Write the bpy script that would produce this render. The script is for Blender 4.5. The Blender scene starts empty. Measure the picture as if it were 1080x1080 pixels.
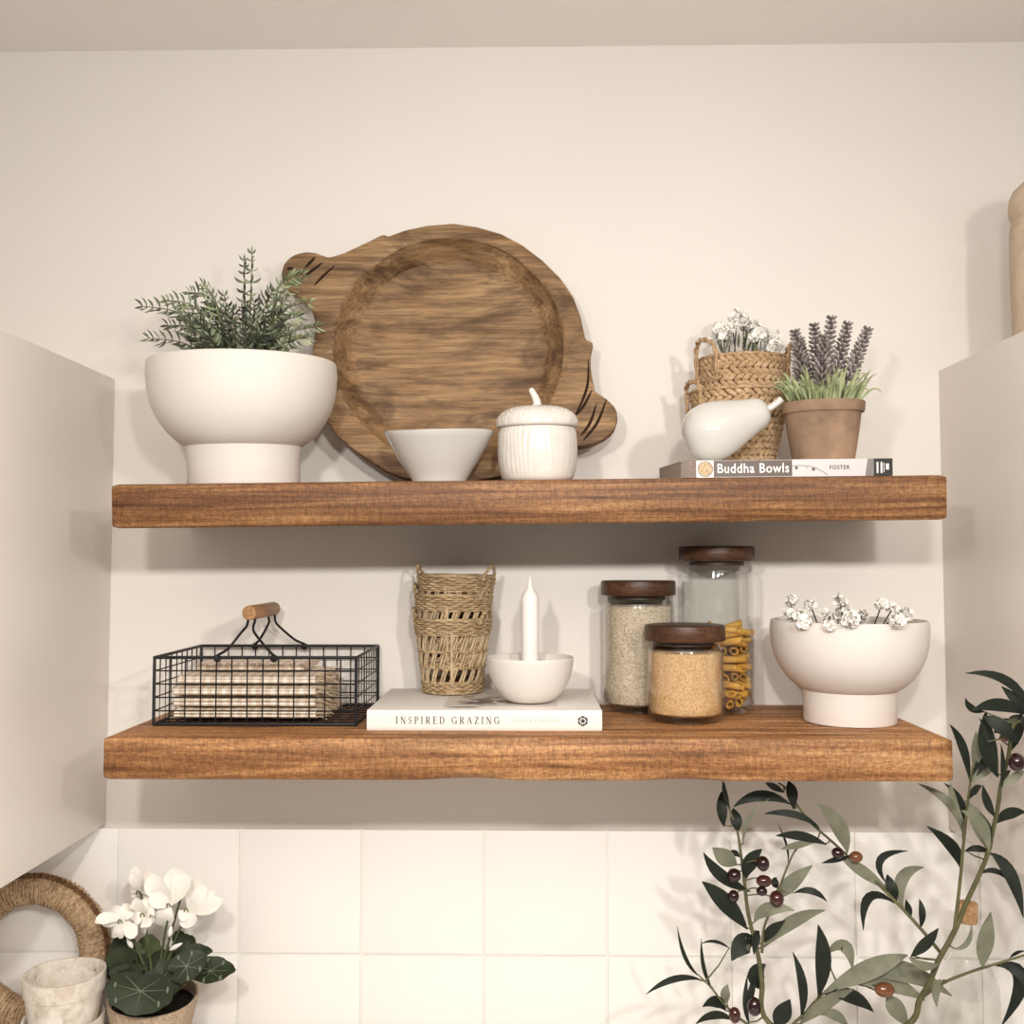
import bpy, bmesh, math, random
from mathutils import Vector, Matrix, noise, Quaternion
PI = math.pi
random.seed(7)
SC = bpy.context.scene
COL = SC.collection

# ------------------------------------------------------------------ camera
F_PX = 1050.0
EYE = 1.60
DW = 1.364                       # camera to back wall
PITCH = math.atan(54 / F_PX)
YAW = math.radians(1.09)
CAM_R = Matrix.Rotation(YAW, 4, 'Z') @ Matrix.Rotation(PI / 2 + PITCH, 4, 'X')
CAM_L = Vector((0, -DW, EYE))

def P(u, v, y):
    """point on the vertical plane at depth y behind pixel u, v (1080 frame)"""
    d = CAM_R.to_3x3() @ Vector(((u - 540) / F_PX, -(v - 540) / F_PX, -1))
    return CAM_L + d * ((y - CAM_L.y) / d.y)

cam = bpy.data.cameras.new('camera')
cam.sensor_width = 36
cam.lens = 36 * F_PX / 1080
cam.clip_start = .01
camo = bpy.data.objects.new('camera', cam)
camo.matrix_world = Matrix.Translation(CAM_L) @ CAM_R
COL.objects.link(camo)
SC.camera = camo

# ------------------------------------------------------------------ materials
def s2l(c):
    return tuple(((x / 255) / 12.92 if x / 255 <= .04045 else ((x / 255 + .055) / 1.055) ** 2.4) for x in c) + (1,)

class NT:
    def __init__(s, name):
        s.m = bpy.data.materials.new(name)
        s.m.use_nodes = True
        s.t = s.m.node_tree
        s.b = s.t.nodes['Principled BSDF']
    def n(s, t, **kw):
        nd = s.t.nodes.new(t)
        for k, v in kw.items():
            if k in nd.inputs: nd.inputs[k].default_value = v
            else: setattr(nd, k, v)
        return nd
    def l(s, a, b): s.t.links.new(a, b)
    def coords(s, scale=(1, 1, 1), rot=(0, 0, 0)):
        tc = s.n('ShaderNodeTexCoord')
        mp = s.n('ShaderNodeMapping')
        mp.inputs['Scale'].default_value = scale
        mp.inputs['Rotation'].default_value = rot
        s.l(tc.outputs['Object'], mp.inputs['Vector'])
        return mp.outputs['Vector']
    def noise(s, vec, scale=5, detail=6, rough=.6, dist=0):
        nd = s.n('ShaderNodeTexNoise')
        nd.inputs['Scale'].default_value = scale
        nd.inputs['Detail'].default_value = detail
        nd.inputs['Roughness'].default_value = rough
        nd.inputs['Distortion'].default_value = dist
        s.l(vec, nd.inputs['Vector'])
        return nd.outputs['Fac']
    def ramp(s, fac, stops):
        r = s.n('ShaderNodeValToRGB')
        e = r.color_ramp.elements
        while len(e) < len(stops): e.new(.5)
        for i, (p, c) in enumerate(stops):
            e[i].position = p
            e[i].color = s2l(c) if max(c) > 1.01 else tuple(c) + (1,)
        s.l(fac, r.inputs['Fac'])
        return r.outputs['Color']
    def mix(s, a, b, fac, mode='MIX'):
        m = s.n('ShaderNodeMix', data_type='RGBA', blend_type=mode)
        for x, sock in ((a, m.inputs[6]), (b, m.inputs[7]), (fac, m.inputs[0])):
            if hasattr(x, 'is_linked') or hasattr(x, 'node'): s.l(x, sock)
            else: sock.default_value = x
        return m.outputs[2]
    def bump(s, h, strength=.3, dist=.002):
        b = s.n('ShaderNodeBump')
        b.inputs['Strength'].default_value = strength
        b.inputs['Distance'].default_value = dist
        s.l(h, b.inputs['Height'])
        s.l(b.outputs['Normal'], s.b.inputs['Normal'])
    def col(s, c):
        if hasattr(c, 'node'): s.l(c, s.b.inputs['Base Color'])
        else: s.b.inputs['Base Color'].default_value = s2l(c)
    def set(s, rough=.5, spec=.5, coat=0, **kw):
        s.b.inputs['Roughness'].default_value = rough
        s.b.inputs['Specular IOR Level'].default_value = spec
        s.b.inputs['Coat Weight'].default_value = coat
        for k, v in kw.items(): s.b.inputs[k].default_value = v

def plain(name, c, rough=.5, spec=.5, coat=0, var=.0, nscale=30, bump=0, bscale=200):
    m = NT(name)
    if var:
        v = m.coords()
        f = m.noise(v, nscale, 5)
        lo = tuple(max(0, x * (1 - var)) for x in c)
        hi = tuple(min(255, x * (1 + var)) for x in c)
        m.col(m.ramp(f, [(.3, lo), (.7, hi)]))
    else: m.col(c)
    m.set(rough, spec, coat)
    if bump:
        m.bump(m.noise(m.coords(), bscale, 4), bump, .001)
    return m.m

def wood(name, stops, gscale=(1.6, 30, 34), fine=(9, 300, 300), rough=.5, dark=(45, 24, 12), patch=.5, saw=0, bump=.25, pscale=(2.5, 7, 9), pr=(.42, .68)):
    m = NT(name)
    g = m.noise(m.coords(gscale), 1.6, 8, .62, .6)
    c1 = m.ramp(g, stops)
    f = m.noise(m.coords(fine), 1, 4, .7)
    fr = m.ramp(f, [(.38, (.42, .4, .38)), (.58, (1, 1, 1))])
    c2 = m.mix(c1, fr, .75, 'MULTIPLY')
    p = m.noise(m.coords(pscale), 1.7, 6, .65, .8)
    pr = m.ramp(p, [(pr[0], (0, 0, 0)), (pr[1], (1, 1, 1))])
    pm = m.n('ShaderNodeMath', operation='MULTIPLY'); m.l(pr, pm.inputs[0]); pm.inputs[1].default_value = patch
    c3 = m.mix(c2, s2l(dark), pm.outputs[0])
    if saw:
        sw = m.noise(m.coords((420, 60, 85)), 1, 4, .7, .8)
        sr = m.ramp(sw, [(.41, (.62, .58, .55)), (.56, (1, 1, 1))])
        c3 = m.mix(c3, sr, saw, 'MULTIPLY')
    m.col(c3)
    m.set(rough, .35)
    m.bump(f, bump, .0012)
    return m.m

M = {}
def wallmat(name, c, bump=.12):
    m = NT(name)
    f = m.noise(m.coords(), 3, 4)
    m.col(m.ramp(f, [(.3, tuple(x * .985 for x in c)), (.7, c)]))
    m.set(.75, .25)
    m.bump(m.noise(m.coords(), 35, 6, .6), bump, .003)
    return m.m
M['wall'] = wallmat('painted_plaster', (236, 230, 222))
M['ceiling'] = wallmat('ceiling_paint', (244, 238, 232), .06)
M['tile'] = plain('white_glazed_tile', (247, 243, 237), .22, .45, bump=.03, bscale=12)
M['grout'] = plain('pale_grout', (246, 242, 236), .8, .2)
M['cabinet'] = plain('cabinet_laminate', (228, 219, 210), .3, .45, bump=.01, bscale=8)
M['counter'] = plain('worktop_laminate', (240, 235, 228), .4)
M['shelf'] = wood('stained_pine', [(.3, (76, 45, 23)), (.43, (126, 83, 47)), (.56, (162, 115, 72)), (.7, (200, 153, 104))], gscale=(2.2, 62, 74),
                  fine=(130, 520, 520), dark=(88, 54, 28), patch=.5, saw=.75, rough=.55)
M['shelf_pale'] = wood('paler_stained_pine', [(.3, (104, 66, 36)), (.43, (164, 112, 68)), (.56, (204, 150, 98)), (.7, (232, 186, 132))], gscale=(2.4, 40, 50),
                  fine=(130, 420, 420), dark=(96, 60, 32), patch=.5, saw=.8, rough=.55)
M['walnut'] = wood('dark_walnut', [(.25, (56, 35, 22)), (.5, (88, 57, 37)), (.75, (118, 80, 54))], gscale=(4, 40, 60),
                   fine=(20, 400, 400), dark=(40, 22, 15), patch=.4, rough=.4)
M['dough'] = wood('weathered_carved_wood', [(.25, (104, 77, 51)), (.42, (146, 113, 78)), (.58, (170, 136, 97)), (.78, (206, 173, 128))],
                  gscale=(3.4, 20, 30), fine=(14, 260, 260), dark=(76, 53, 36), patch=.85, rough=.6, bump=.7, pscale=(3.0, 8, 9), pr=(.49, .63))
M['groove'] = plain('dark_groove', (48, 31, 21), .8, .2)
M['oakgrip'] = wood('light_turned_wood', [(.3, (168, 122, 78)), (.7, (204, 160, 112))], gscale=(40, 5, 40), fine=(300, 20, 300),
                    dark=(150, 105, 66), patch=.3, rough=.5)
M['matte_white'] = plain('matte_white_stoneware', (223, 215, 206), .6, .35, bump=.02, bscale=60)
M['gloss_white'] = plain('glazed_white_ceramic', (208, 205, 198), .12, .5, .4)
M['acorn_white'] = plain('glazed_acorn_ceramic', (224, 217, 207), .22, .5, .2, var=.03, nscale=60)
M['wax'] = plain('white_wax', (240, 234, 226), .5, .4)
M['black_wire'] = plain('black_coated_wire', (22, 21, 22), .45, .4)
def fibre(name, lo, mid, hi, scale=(60, 60, 200), rough=.75):
    m = NT(name)
    f = m.noise(m.coords(scale), 1, 5, .65)
    g = m.noise(m.coords((45, 45, 45)), 1, 3)
    c = m.ramp(f, [(.28, lo), (.5, mid), (.72, hi)])
    gr = m.ramp(g, [(.35, (.72, .68, .62)), (.65, (1, 1, 1))])
    m.col(m.mix(c, gr, .7, 'MULTIPLY'))
    m.set(rough, .25)
    m.bump(f, .4, .001)
    return m.m
M['wicker'] = fibre('woven_rush', (126, 102, 74), (180, 154, 118), (220, 198, 162), (90, 90, 420))
M['stake'] = fibre('rush_stake', (156, 134, 104), (196, 172, 138), (222, 204, 172), (400, 400, 60))
M['seagrass'] = fibre('braided_seagrass', (140, 112, 82), (188, 156, 120), (220, 192, 154), (160, 160, 320))
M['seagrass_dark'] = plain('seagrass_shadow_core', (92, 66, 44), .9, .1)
M['rope'] = fibre('seagrass_cord', (132, 104, 76), (196, 166, 132), (232, 206, 170), (240, 240, 240))
M['braid'] = fibre('braided_edge', (76, 52, 34), (112, 82, 54), (146, 112, 78), (220, 220, 220))
def speckle(name, a, b, c, scale=420, bump=.6):
    m = NT(name)
    v = m.n('ShaderNodeTexVoronoi'); v.inputs['Scale'].default_value = scale
    m.l(m.coords((1, 1, 1)), v.inputs['Vector'])
    sep = m.n('ShaderNodeSeparateColor'); m.l(v.outputs['Color'], sep.inputs[0])
    m.col(m.ramp(sep.outputs[0], [(.0, a), (.45, b), (1, c)]))
    m.set(.8, .2)
    m.bump(v.outputs['Distance'], bump, .0012)
    return m.m
M['oats'] = speckle('pale_grain', (176, 154, 126), (208, 190, 166), (226, 212, 192), 620, .4)
M['couscous'] = speckle('golden_grain', (190, 146, 96), (218, 178, 128), (232, 198, 152), 760, .4)
M['penne'] = plain('dried_pasta', (214, 164, 74), .5, .4, var=.08, nscale=60)
def glassmat(name, tint=(.97, .975, .97), base=.05, edge=.75, pw=3.2, rough=.02):
    m = NT(name)
    t = m.t
    t.nodes.remove(m.b)
    out = [n for n in t.nodes if n.type == 'OUTPUT_MATERIAL'][0]
    lw = m.n('ShaderNodeLayerWeight'); lw.inputs['Blend'].default_value = .5
    p = m.n('ShaderNodeMath', operation='POWER'); m.l(lw.outputs['Facing'], p.inputs[0]); p.inputs[1].default_value = pw
    k = m.n('ShaderNodeMath', operation='MULTIPLY_ADD'); m.l(p.outputs[0], k.inputs[0]); k.inputs[1].default_value = edge; k.inputs[2].default_value = base
    tr = m.n('ShaderNodeBsdfTransparent'); tr.inputs[0].default_value = tint + (1,)
    gl = m.n('ShaderNodeBsdfGlossy'); gl.inputs['Roughness'].default_value = rough
    gl.inputs[0].default_value = (.95, .95, .95, 1)
    mx = m.n('ShaderNodeMixShader')
    m.l(k.outputs[0], mx.inputs[0]); m.l(tr.outputs[0], mx.inputs[1]); m.l(gl.outputs[0], mx.inputs[2])
    m.l(mx.outputs[0], out.inputs[0])
    return m.m
M['glass'] = glassmat('clear_glass')
M['bottle_glass'] = glassmat('bottle_glass', (.955, .955, .945), .09, .9, 2.0, .05)
M['seal'] = plain('dark_seal', (62, 44, 36), .5)
M['paper'] = plain('book_pages', (196, 184, 168), .9, .1)
def pagemat():
    m = NT('page_edges')
    f = m.noise(m.coords((3, 3, 1500)), 1, 3)
    m.col(m.ramp(f, [(.3, (140, 126, 112)), (.7, (204, 192, 178))]))
    m.set(.9, .1)
    return m.m
M['pages'] = pagemat()
M['linen_cover'] = plain('white_cloth_cover', (232, 226, 218), .7, .25, bump=.15, bscale=900)
M['ink_grey'] = plain('grey_ink', (70, 68, 70), .7)
M['ink_pale'] = plain('pale_grey_ink', (176, 168, 160), .7)
M['ink_black'] = plain('black_ink', (28, 26, 26), .6)
M['photo_dark'] = plain('cover_photo_dark', (98, 88, 84), .5, var=.5, nscale=120)
M['photo_tan'] = plain('cover_photo_tan', (170, 154, 136), .5, var=.25, nscale=90)
M['photo_light'] = plain('cover_photo_light', (212, 203, 194), .5, var=.05, nscale=90)
M['spine_brown'] = plain('spine_brown', (92, 76, 66), .45, .5)
M['spine_wood'] = plain('spine_wood_print', (112, 92, 78), .45, .5, var=.2, nscale=200)
M['spine_white'] = plain('spine_white', (226, 220, 214), .4, .5)
M['spine_pale'] = plain('spine_pale_grey', (206, 200, 197), .4, .5)
M['spine_mid'] = plain('spine_mid_grey', (128, 122, 118), .4, .5)
M['spine_black'] = plain('spine_black', (34, 31, 31), .4, .5)
M['food'] = plain('spine_food_print', (176, 150, 112), .5, var=.35, nscale=500)
M['white_ink'] = plain('white_ink', (240, 236, 230), .5)
M['clay'] = plain('aged_clay', (148, 122, 100), .85, .15, var=.16, nscale=22, bump=.3, bscale=150)
def linenmat():
    m = NT('checked_linen')
    tc = m.n('ShaderNodeTexCoord')
    cols = None
    fac = []
    for ax, sc in (('X', 170), ('Y', 170)):
        w = m.n('ShaderNodeTexWave', wave_type='BANDS', bands_direction=ax)
        w.inputs['Scale'].default_value = 27
        w.inputs['Distortion'].default_value = .4
        m.l(tc.outputs['Object'], w.inputs['Vector'])
        fac.append(m.ramp(w.outputs['Fac'], [(.35, (1, 1, 1)), (.6, (.85, .79, .72))]))
    c = m.mix(fac[0], fac[1], .8, 'MULTIPLY')
    c = m.mix(s2l((243, 234, 221)), c, 1.0, 'MULTIPLY')
    m.col(c); m.set(.9, .1)
    m.bump(m.noise(m.coords(), 700, 3), .3, .0006)
    return m.m
M['linen'] = linenmat()
M['fringe'] = plain('linen_fringe', (206, 186, 160), .9, .1)
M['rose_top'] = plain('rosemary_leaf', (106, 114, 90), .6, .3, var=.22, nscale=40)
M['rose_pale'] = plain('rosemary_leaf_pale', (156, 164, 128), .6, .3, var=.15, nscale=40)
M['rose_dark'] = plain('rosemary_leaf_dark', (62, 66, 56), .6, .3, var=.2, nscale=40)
M['twig'] = plain('green_twig', (96, 94, 62), .7)
M['twig_dark'] = plain('dark_twig', (48, 46, 42), .7)
M['grass'] = plain('faux_grass', (158, 166, 122), .55, .3, var=.22, nscale=60)
M['lavender'] = plain('faded_lavender', (142, 133, 129), .75, .2, var=.2, nscale=120)
M['lav_dark'] = plain('lavender_dark', (108, 99, 97), .75, .2, var=.2, nscale=120)
M['petal'] = plain('white_petal', (243, 239, 231), .6, .25)
M['petal'].node_tree.nodes['Principled BSDF'].inputs['Subsurface Weight'].default_value = .0
M['petal_cream'] = plain('cream_petal', (244, 239, 228), .55, .3, var=.03, nscale=60)
M['stamen'] = plain('green_stamen', (92, 100, 46), .6)
M['leaf_dark'] = plain('dark_glossy_leaf', (44, 52, 35), .55, .28, var=.25, nscale=30)
M['leaf_green'] = plain('mid_green_leaf', (82, 90, 58), .45, .4, var=.2, nscale=30)
M['leaf_vein'] = plain('pale_leaf_vein', (104, 116, 92), .5)
M['olive_dark'] = plain('olive_leaf_dark', (28, 34, 25), .58, .28, var=.22, nscale=40)
M['olive_pale'] = plain('olive_leaf_underside', (116, 117, 97), .6, .3, var=.12, nscale=40)
M['olive_stem'] = plain('olive_stem', (90, 88, 58), .6, .3, var=.15, nscale=50)
M['olive_black'] = plain('ripe_olive', (40, 15, 15), .16, .5, .4)
M['olive_red'] = plain('reddish_olive', (60, 26, 21), .16, .5, .4, var=.25, nscale=50)
M['olive_tan'] = plain('tan_olive', (106, 64, 38), .16, .5, .4, var=.2, nscale=50)
def washmat():
    m = NT('whitewashed_terracotta')
    v = m.coords()
    f = m.noise(v, 45, 8, .7, .4)
    g = m.noise(v, 12, 5, .6)
    c = m.ramp(f, [(.31, (120, 96, 74)), (.37, (212, 200, 184)), (.55, (236, 229, 218))])
    gr = m.ramp(g, [(.35, (.86, .82, .76)), (.6, (1, 1, 1))])
    m.col(m.mix(c, gr, .8, 'MULTIPLY'))
    m.set(.9, .1)
    m.bump(f, .6, .0025)
    return m.m
M['wash'] = washmat()
def papermat():
    m = NT('fibrous_paper_wrap')
    f = m.noise(m.coords((60, 60, 90)), 2, 8, .75, 2.5)
    m.col(m.ramp(f, [(.3, (128, 104, 82)), (.48, (178, 156, 132)), (.66, (212, 196, 174))]))
    m.set(.9, .1)
    m.bump(f, .5, .0015)
    return m.m
M['wrap'] = papermat()
M['soil'] = plain('dark_soil', (30, 28, 24), .95, .05, var=.4, nscale=150)
M['cork'] = plain('cork_stopper', (186, 148, 110), .85, .15, var=.18, nscale=180)
M['stoneware'] = plain('sandy_stoneware', (196, 176, 152), .7, .25, var=.05, nscale=40)

# ------------------------------------------------------------------ mesh building
LOC = {}
class MB:
    def __init__(s): s.v = []; s.f = []; s.mi = []; s.flat = set()
    def add(s, verts, faces, mi=0):
        o = len(s.v)
        s.v += [Vector(v) for v in verts]
        s.f += [tuple(i + o for i in f) for f in faces]
        s.mi += [mi] * len(faces)
    def box(s, a, b, mi=0, mat=None, bev=0):
        bm = bmesh.new()
        bmesh.ops.create_cube(bm, size=1)
        sx, sy, sz = (b[i] - a[i] for i in range(3))
        c = Vector([(a[i] + b[i]) / 2 for i in range(3)])
        for v in bm.verts: v.co = Vector((v.co.x * sx, v.co.y * sy, v.co.z * sz)) + c
        if bev: bmesh.ops.bevel(bm, geom=bm.edges[:], offset=bev, segments=2, affect='EDGES', profile=.6)
        bm.verts.index_update()
        vs = [v.co.copy() for v in bm.verts]
        if mat: vs = [mat @ v for v in vs]
        s.add(vs, [[v.index for v in f.verts] for f in bm.faces], mi)
        bm.free()
    def lathe(s, prof, mat=None, seg=64, mi=0, mod=None, cap0=True, cap1=True, closed=False):
        """prof: (r, z) list; mat: placement"""
        vs = []; fs = []
        n = len(prof)
        for k, (r, z) in enumerate(prof):
            for j in range(seg):
                a = 2 * PI * j / seg
                rr, zz = (r, z) if mod is None else mod(r, z, a, k)
                vs.append(Vector((rr * math.cos(a), rr * math.sin(a), zz)))
        for k in range(n - 1 + (1 if closed else 0)):
            k2 = (k + 1) % n
            for j in range(seg):
                j2 = (j + 1) % seg
                fs.append((k * seg + j, k * seg + j2, k2 * seg + j2, k2 * seg + j))
        if not closed:
            if cap0: fs.append(tuple(reversed(range(seg))))
            if cap1: fs.append(tuple(range((n - 1) * seg, n * seg)))
        if mat: vs = [mat @ v for v in vs]
        s.add(vs, fs, mi)
    def tube(s, pts, rad, seg=8, mi=0, closed=False, caps=True):
        pts = [Vector(p) for p in pts]
        n = len(pts)
        if not hasattr(rad, '__len__'): rad = [rad] * n
        vs = []; fs = []
        t0 = (pts[1] - pts[0]).normalized()
        up = Vector((0, 0, 1)) if abs(t0.z) < .9 else Vector((1, 0, 0))
        nrm = (up - t0 * up.dot(t0)).normalized()
        for i, p in enumerate(pts):
            if closed: t = (pts[(i + 1) % n] - pts[i - 1]).normalized()
            else: t = (pts[min(i + 1, n - 1)] - pts[max(i - 1, 0)]).normalized()
            nrm = nrm - t * nrm.dot(t)
            if nrm.length < 1e-6: nrm = t.orthogonal()
            nrm.normalize()
            b = t.cross(nrm)
            for j in range(seg):
                a = 2 * PI * j / seg
                vs.append(p + (nrm * math.cos(a) + b * math.sin(a)) * rad[i])
        for i in range(n if closed else n - 1):
            i2 = (i + 1) % n
            for j in range(seg):
                j2 = (j + 1) % seg
                fs.append((i * seg + j, i * seg + j2, i2 * seg + j2, i2 * seg + j))
        if caps and not closed:
            fs.append(tuple(reversed(range(seg)))); fs.append(tuple(range((n - 1) * seg, n * seg)))
        s.add(vs, fs, mi)
    def ball(s, c, r, mi=0, seg=14, rings=8, mat=None):
        """r: scalar or 3-tuple"""
        r = r if hasattr(r, '__len__') else (r, r, r)
        vs = []; fs = []
        for k in range(1, rings):
            a = PI * k / rings
            for j in range(seg):
                b = 2 * PI * j / seg
                vs.append(Vector((r[0] * math.sin(a) * math.cos(b), r[1] * math.sin(a) * math.sin(b), r[2] * math.cos(a))))
        top = len(vs); vs.append(Vector((0, 0, r[2]))); vs.append(Vector((0, 0, -r[2])))
        for k in range(rings - 2):
            for j in range(seg):
                j2 = (j + 1) % seg
                fs.append((k * seg + j, (k + 1) * seg + j, (k + 1) * seg + j2, k * seg + j2))
        for j in range(seg):
            j2 = (j + 1) % seg
            fs.append((top, j, j2))
            fs.append((top + 1, (rings - 2) * seg + j2, (rings - 2) * seg + j))
        if mat: vs = [mat @ v for v in vs]
        s.add([v + Vector(c) for v in vs], fs, mi)
    def leaf(s, base, mid, tip, width, facing=(0, -1, 0), mi=0, mib=None, n=7, fold=.25, pk=.45, thick=.0005, blunt=.85):
        base, mid, tip = Vector(base), Vector(mid), Vector(tip)
        ctrl = mid * 2 - (base + tip) / 2
        fc = Vector(facing).normalized()
        F = []; B = []
        for i in range(n + 1):
            t = i / n
            p = base * (1 - t) ** 2 + ctrl * 2 * t * (1 - t) + tip * t * t
            tg = ((ctrl - base) * (1 - t) + (tip - ctrl) * t)
            if tg.length < 1e-9: tg = tip - base
            tg.normalize()
            side = tg.cross(fc)
            if side.length < .05: side = tg.orthogonal()
            side.normalize()
            nm = side.cross(tg).normalized()
            if nm.dot(fc) < 0: nm = -nm
            e = t ** (math.log(.5) / math.log(pk)) if 0 < t < 1 else t
            w = width / 2 * max(math.sin(PI * e), .0) ** blunt
            w = max(w, width * .03)
            F += [p - side * w + nm * (fold * w), p, p + side * w + nm * (fold * w)]
            B += [q - nm * thick for q in F[-3:]]
        fs = []
        for i in range(n):
            a = i * 3
            fs += [(a, a + 1, a + 4, a + 3), (a + 1, a + 2, a + 5, a + 4)]
        o = len(F)
        s.add(F, fs, mi)
        s.add(B, [tuple(reversed(f)) for f in fs], mi if mib is None else mib)
    def build(s, name, mats, parent=None, smooth=True, loc=None):
        if not isinstance(mats, (list, tuple)): mats = [mats]
        off = Vector(loc) if loc is not None else (LOC[parent.name] if parent else Vector((0, 0, 0)))
        me = bpy.data.meshes.new(name)
        me.from_pydata([v - off for v in s.v], [], s.f)
        for m in mats: me.materials.append(m)
        me.polygons.foreach_set('material_index', s.mi)
        me.validate()
        bm = bmesh.new(); bm.from_mesh(me)
        bmesh.ops.recalc_face_normals(bm, faces=bm.faces[:]) if smooth != 'keep' else None
        bm.to_mesh(me); bm.free()
        if smooth:
            me.polygons.foreach_set('use_smooth', [True] * len(me.polygons))
            me.set_sharp_from_angle(angle=math.radians(42))
        me.update()
        o = bpy.data.objects.new(name, me)
        COL.objects.link(o)
        if parent: o.parent = parent
        else: o.location = off
        LOC[o.name] = off
        return o

def T(x, y, z): return Matrix.Translation(Vector((x, y, z)))
def tag(o, label, cat, group=None, kind=None):
    o['label'] = label; o['category'] = cat
    if group: o['group'] = group
    if kind: o['kind'] = kind
    return o
def thing(name, label, cat, loc, group=None, roty=0, rotz=0, rotx=None):
    if rotx is None: rotx = DR if roty == -globals().get('UA', 9) else 0
    o = bpy.data.objects.new(name, None)
    o.empty_display_size = .03
    o.location = loc
    o.rotation_euler = (rotx, roty, rotz)
    COL.objects.link(o)
    LOC[o.name] = Vector(loc)
    return tag(o, label, cat, group)
def struct(o): o['kind'] = 'structure'; return o
def lettering(name, text, width, height, mat, parent, origin, xdir, ydir, spacing=1.0, bold=0, align_center=False, depth=.0003):
    """raised print: text fitted in width x height at origin (lower left), flat on plane xdir/ydir (world)"""
    cu = bpy.data.curves.new(name, 'FONT')
    cu.body = text; cu.size = 1; cu.space_character = spacing; cu.offset = bold; cu.extrude = .0
    cu.resolution_u = 3
    ob = bpy.data.objects.new(name + '_src', cu)
    COL.objects.link(ob)
    dg = bpy.context.evaluated_depsgraph_get()
    me = bpy.data.meshes.new_from_object(ob.evaluated_get(dg))
    bpy.data.objects.remove(ob)
    bpy.data.curves.remove(cu)
    xs = [v.co.x for v in me.vertices]; ys = [v.co.y for v in me.vertices]
    x0, x1, y0, y1 = min(xs), max(xs), min(ys), max(ys)
    X = Vector(xdir).normalized(); Y = Vector(ydir).normalized(); N = X.cross(Y)
    off = LOC[parent.name] if parent else Vector((0, 0, 0))
    for v in me.vertices:
        v.co = Vector(origin) + X * ((v.co.x - x0) / (x1 - x0) * width) + Y * ((v.co.y - y0) / (y1 - y0) * height) + N * depth - off
    me.materials.clear(); me.materials.append(mat)
    me.name = name
    o = bpy.data.objects.new(name, me)
    COL.objects.link(o)
    o.parent = parent
    LOC[o.name] = off
    return o
def serif_text(name, text, width, height, mat, parent, origin, spacing=.42, depth=.0003):
    """old-style capitals with thick and thin strokes and serifs, printed on a plane facing -Y"""
    TK, TN, SF = .17, .065, .16
    m = MB(); pen = [0]
    def quad(x0, y0, x1, y1, w):
        d = Vector((x1 - x0, y1 - y0)); n = Vector((-d.y, d.x)).normalized() * w / 2
        pts = [(x0 - n.x, y0 - n.y), (x1 - n.x, y1 - n.y), (x1 + n.x, y1 + n.y), (x0 + n.x, y0 + n.y)]
        m.add([(pen[0] + x, 0, y) for x, y in pts], [(0, 1, 2, 3)])
    def stem(x, w=TK, a=0, b=1, sf=True):
        quad(x, a, x, b, w)
        if sf:
            for y in (a + TN / 2, b - TN / 2): quad(x - w / 2 - SF * .7, y, x + w / 2 + SF * .7, y, TN)
    def arc(cx, cy, rx, ry, a0, a1, thin=TN, thick=TK, n=14):
        vs = []
        for i in range(n + 1):
            a = math.radians(a0 + (a1 - a0) * i / n)
            w = thin + (thick - thin) * abs(math.cos(a)) ** 1.5
            for k in (-.5, .5): vs.append((pen[0] + cx + (rx + k * w) * math.cos(a), 0, cy + (ry + k * w) * math.sin(a)))
        m.add(vs, [(2 * i, 2 * i + 1, 2 * i + 3, 2 * i + 2) for i in range(n)])
    for ch in text:
        w = .0
        if ch == 'I': stem(.2); w = .4
        elif ch == 'N': stem(.15, TN); stem(.75, TN); quad(.14, .98, .76, .02, TK); w = .9
        elif ch == 'S':
            arc(.30, .74, .20, .22, 20, 250, TN, TN * 1.6); arc(.30, .27, .22, .23, -160, 70, TN, TN * 1.6); quad(.20, .56, .42, .46, TK); quad(.49, .98, .49, .78, TN); quad(.08, .02, .08, .22, TN); w = .6
        elif ch in 'PR':
            stem(.18); quad(.2, .97, .42, .97, TN); quad(.2, .48, .42, .48, TN); arc(.40, .725, .20, .245, -90, 90); w = .68
            if ch == 'R': quad(.38, .48, .70, .03, TK); quad(.62, .03, .84, .03, TN); w = .82
        elif ch == 'E':
            stem(.18); quad(.2, .97, .62, .97, TN); quad(.2, .03, .64, .03, TN); quad(.2, .52, .50, .52, TN); quad(.62, 1, .62, .8, TN); quad(.65, 0, .65, .2, TN); quad(.5, .62, .5, .42, TN); w = .7
        elif ch == 'D': stem(.18); quad(.2, .97, .42, .97, TN); quad(.2, .03, .42, .03, TN); arc(.40, .5, .36, .47, -90, 90); w = .85
        elif ch == 'G': arc(.48, .5, .38, .47, 42, 330); quad(.80, .03, .80, .42, TK); quad(.66, .43, .96, .43, TN); quad(.78, .98, .78, .74, TN); w = .95
        elif ch == 'A': quad(.10, .02, .44, .98, TN); quad(.42, .98, .76, .02, TK); quad(.24, .34, .62, .34, TN); quad(0, .03, .22, .03, TN); quad(.62, .03, .9, .03, TN); w = .88
        elif ch == 'Z': quad(.08, .97, .66, .97, TN); quad(.06, .03, .68, .03, TN); quad(.60, .96, .12, .04, TK); quad(.09, 1, .09, .8, TN); quad(.66, 0, .66, .2, TN); w = .74
        else: w = .35
        pen[0] += w + spacing
    L = pen[0] - spacing
    o = Vector(origin)
    m.v = [o + Vector((v.x / L * width, -depth - .00001 * (i % 3), v.z * height)) for i, v in enumerate(m.v)]
    return m.build(name, mat, parent, smooth=False)
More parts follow.
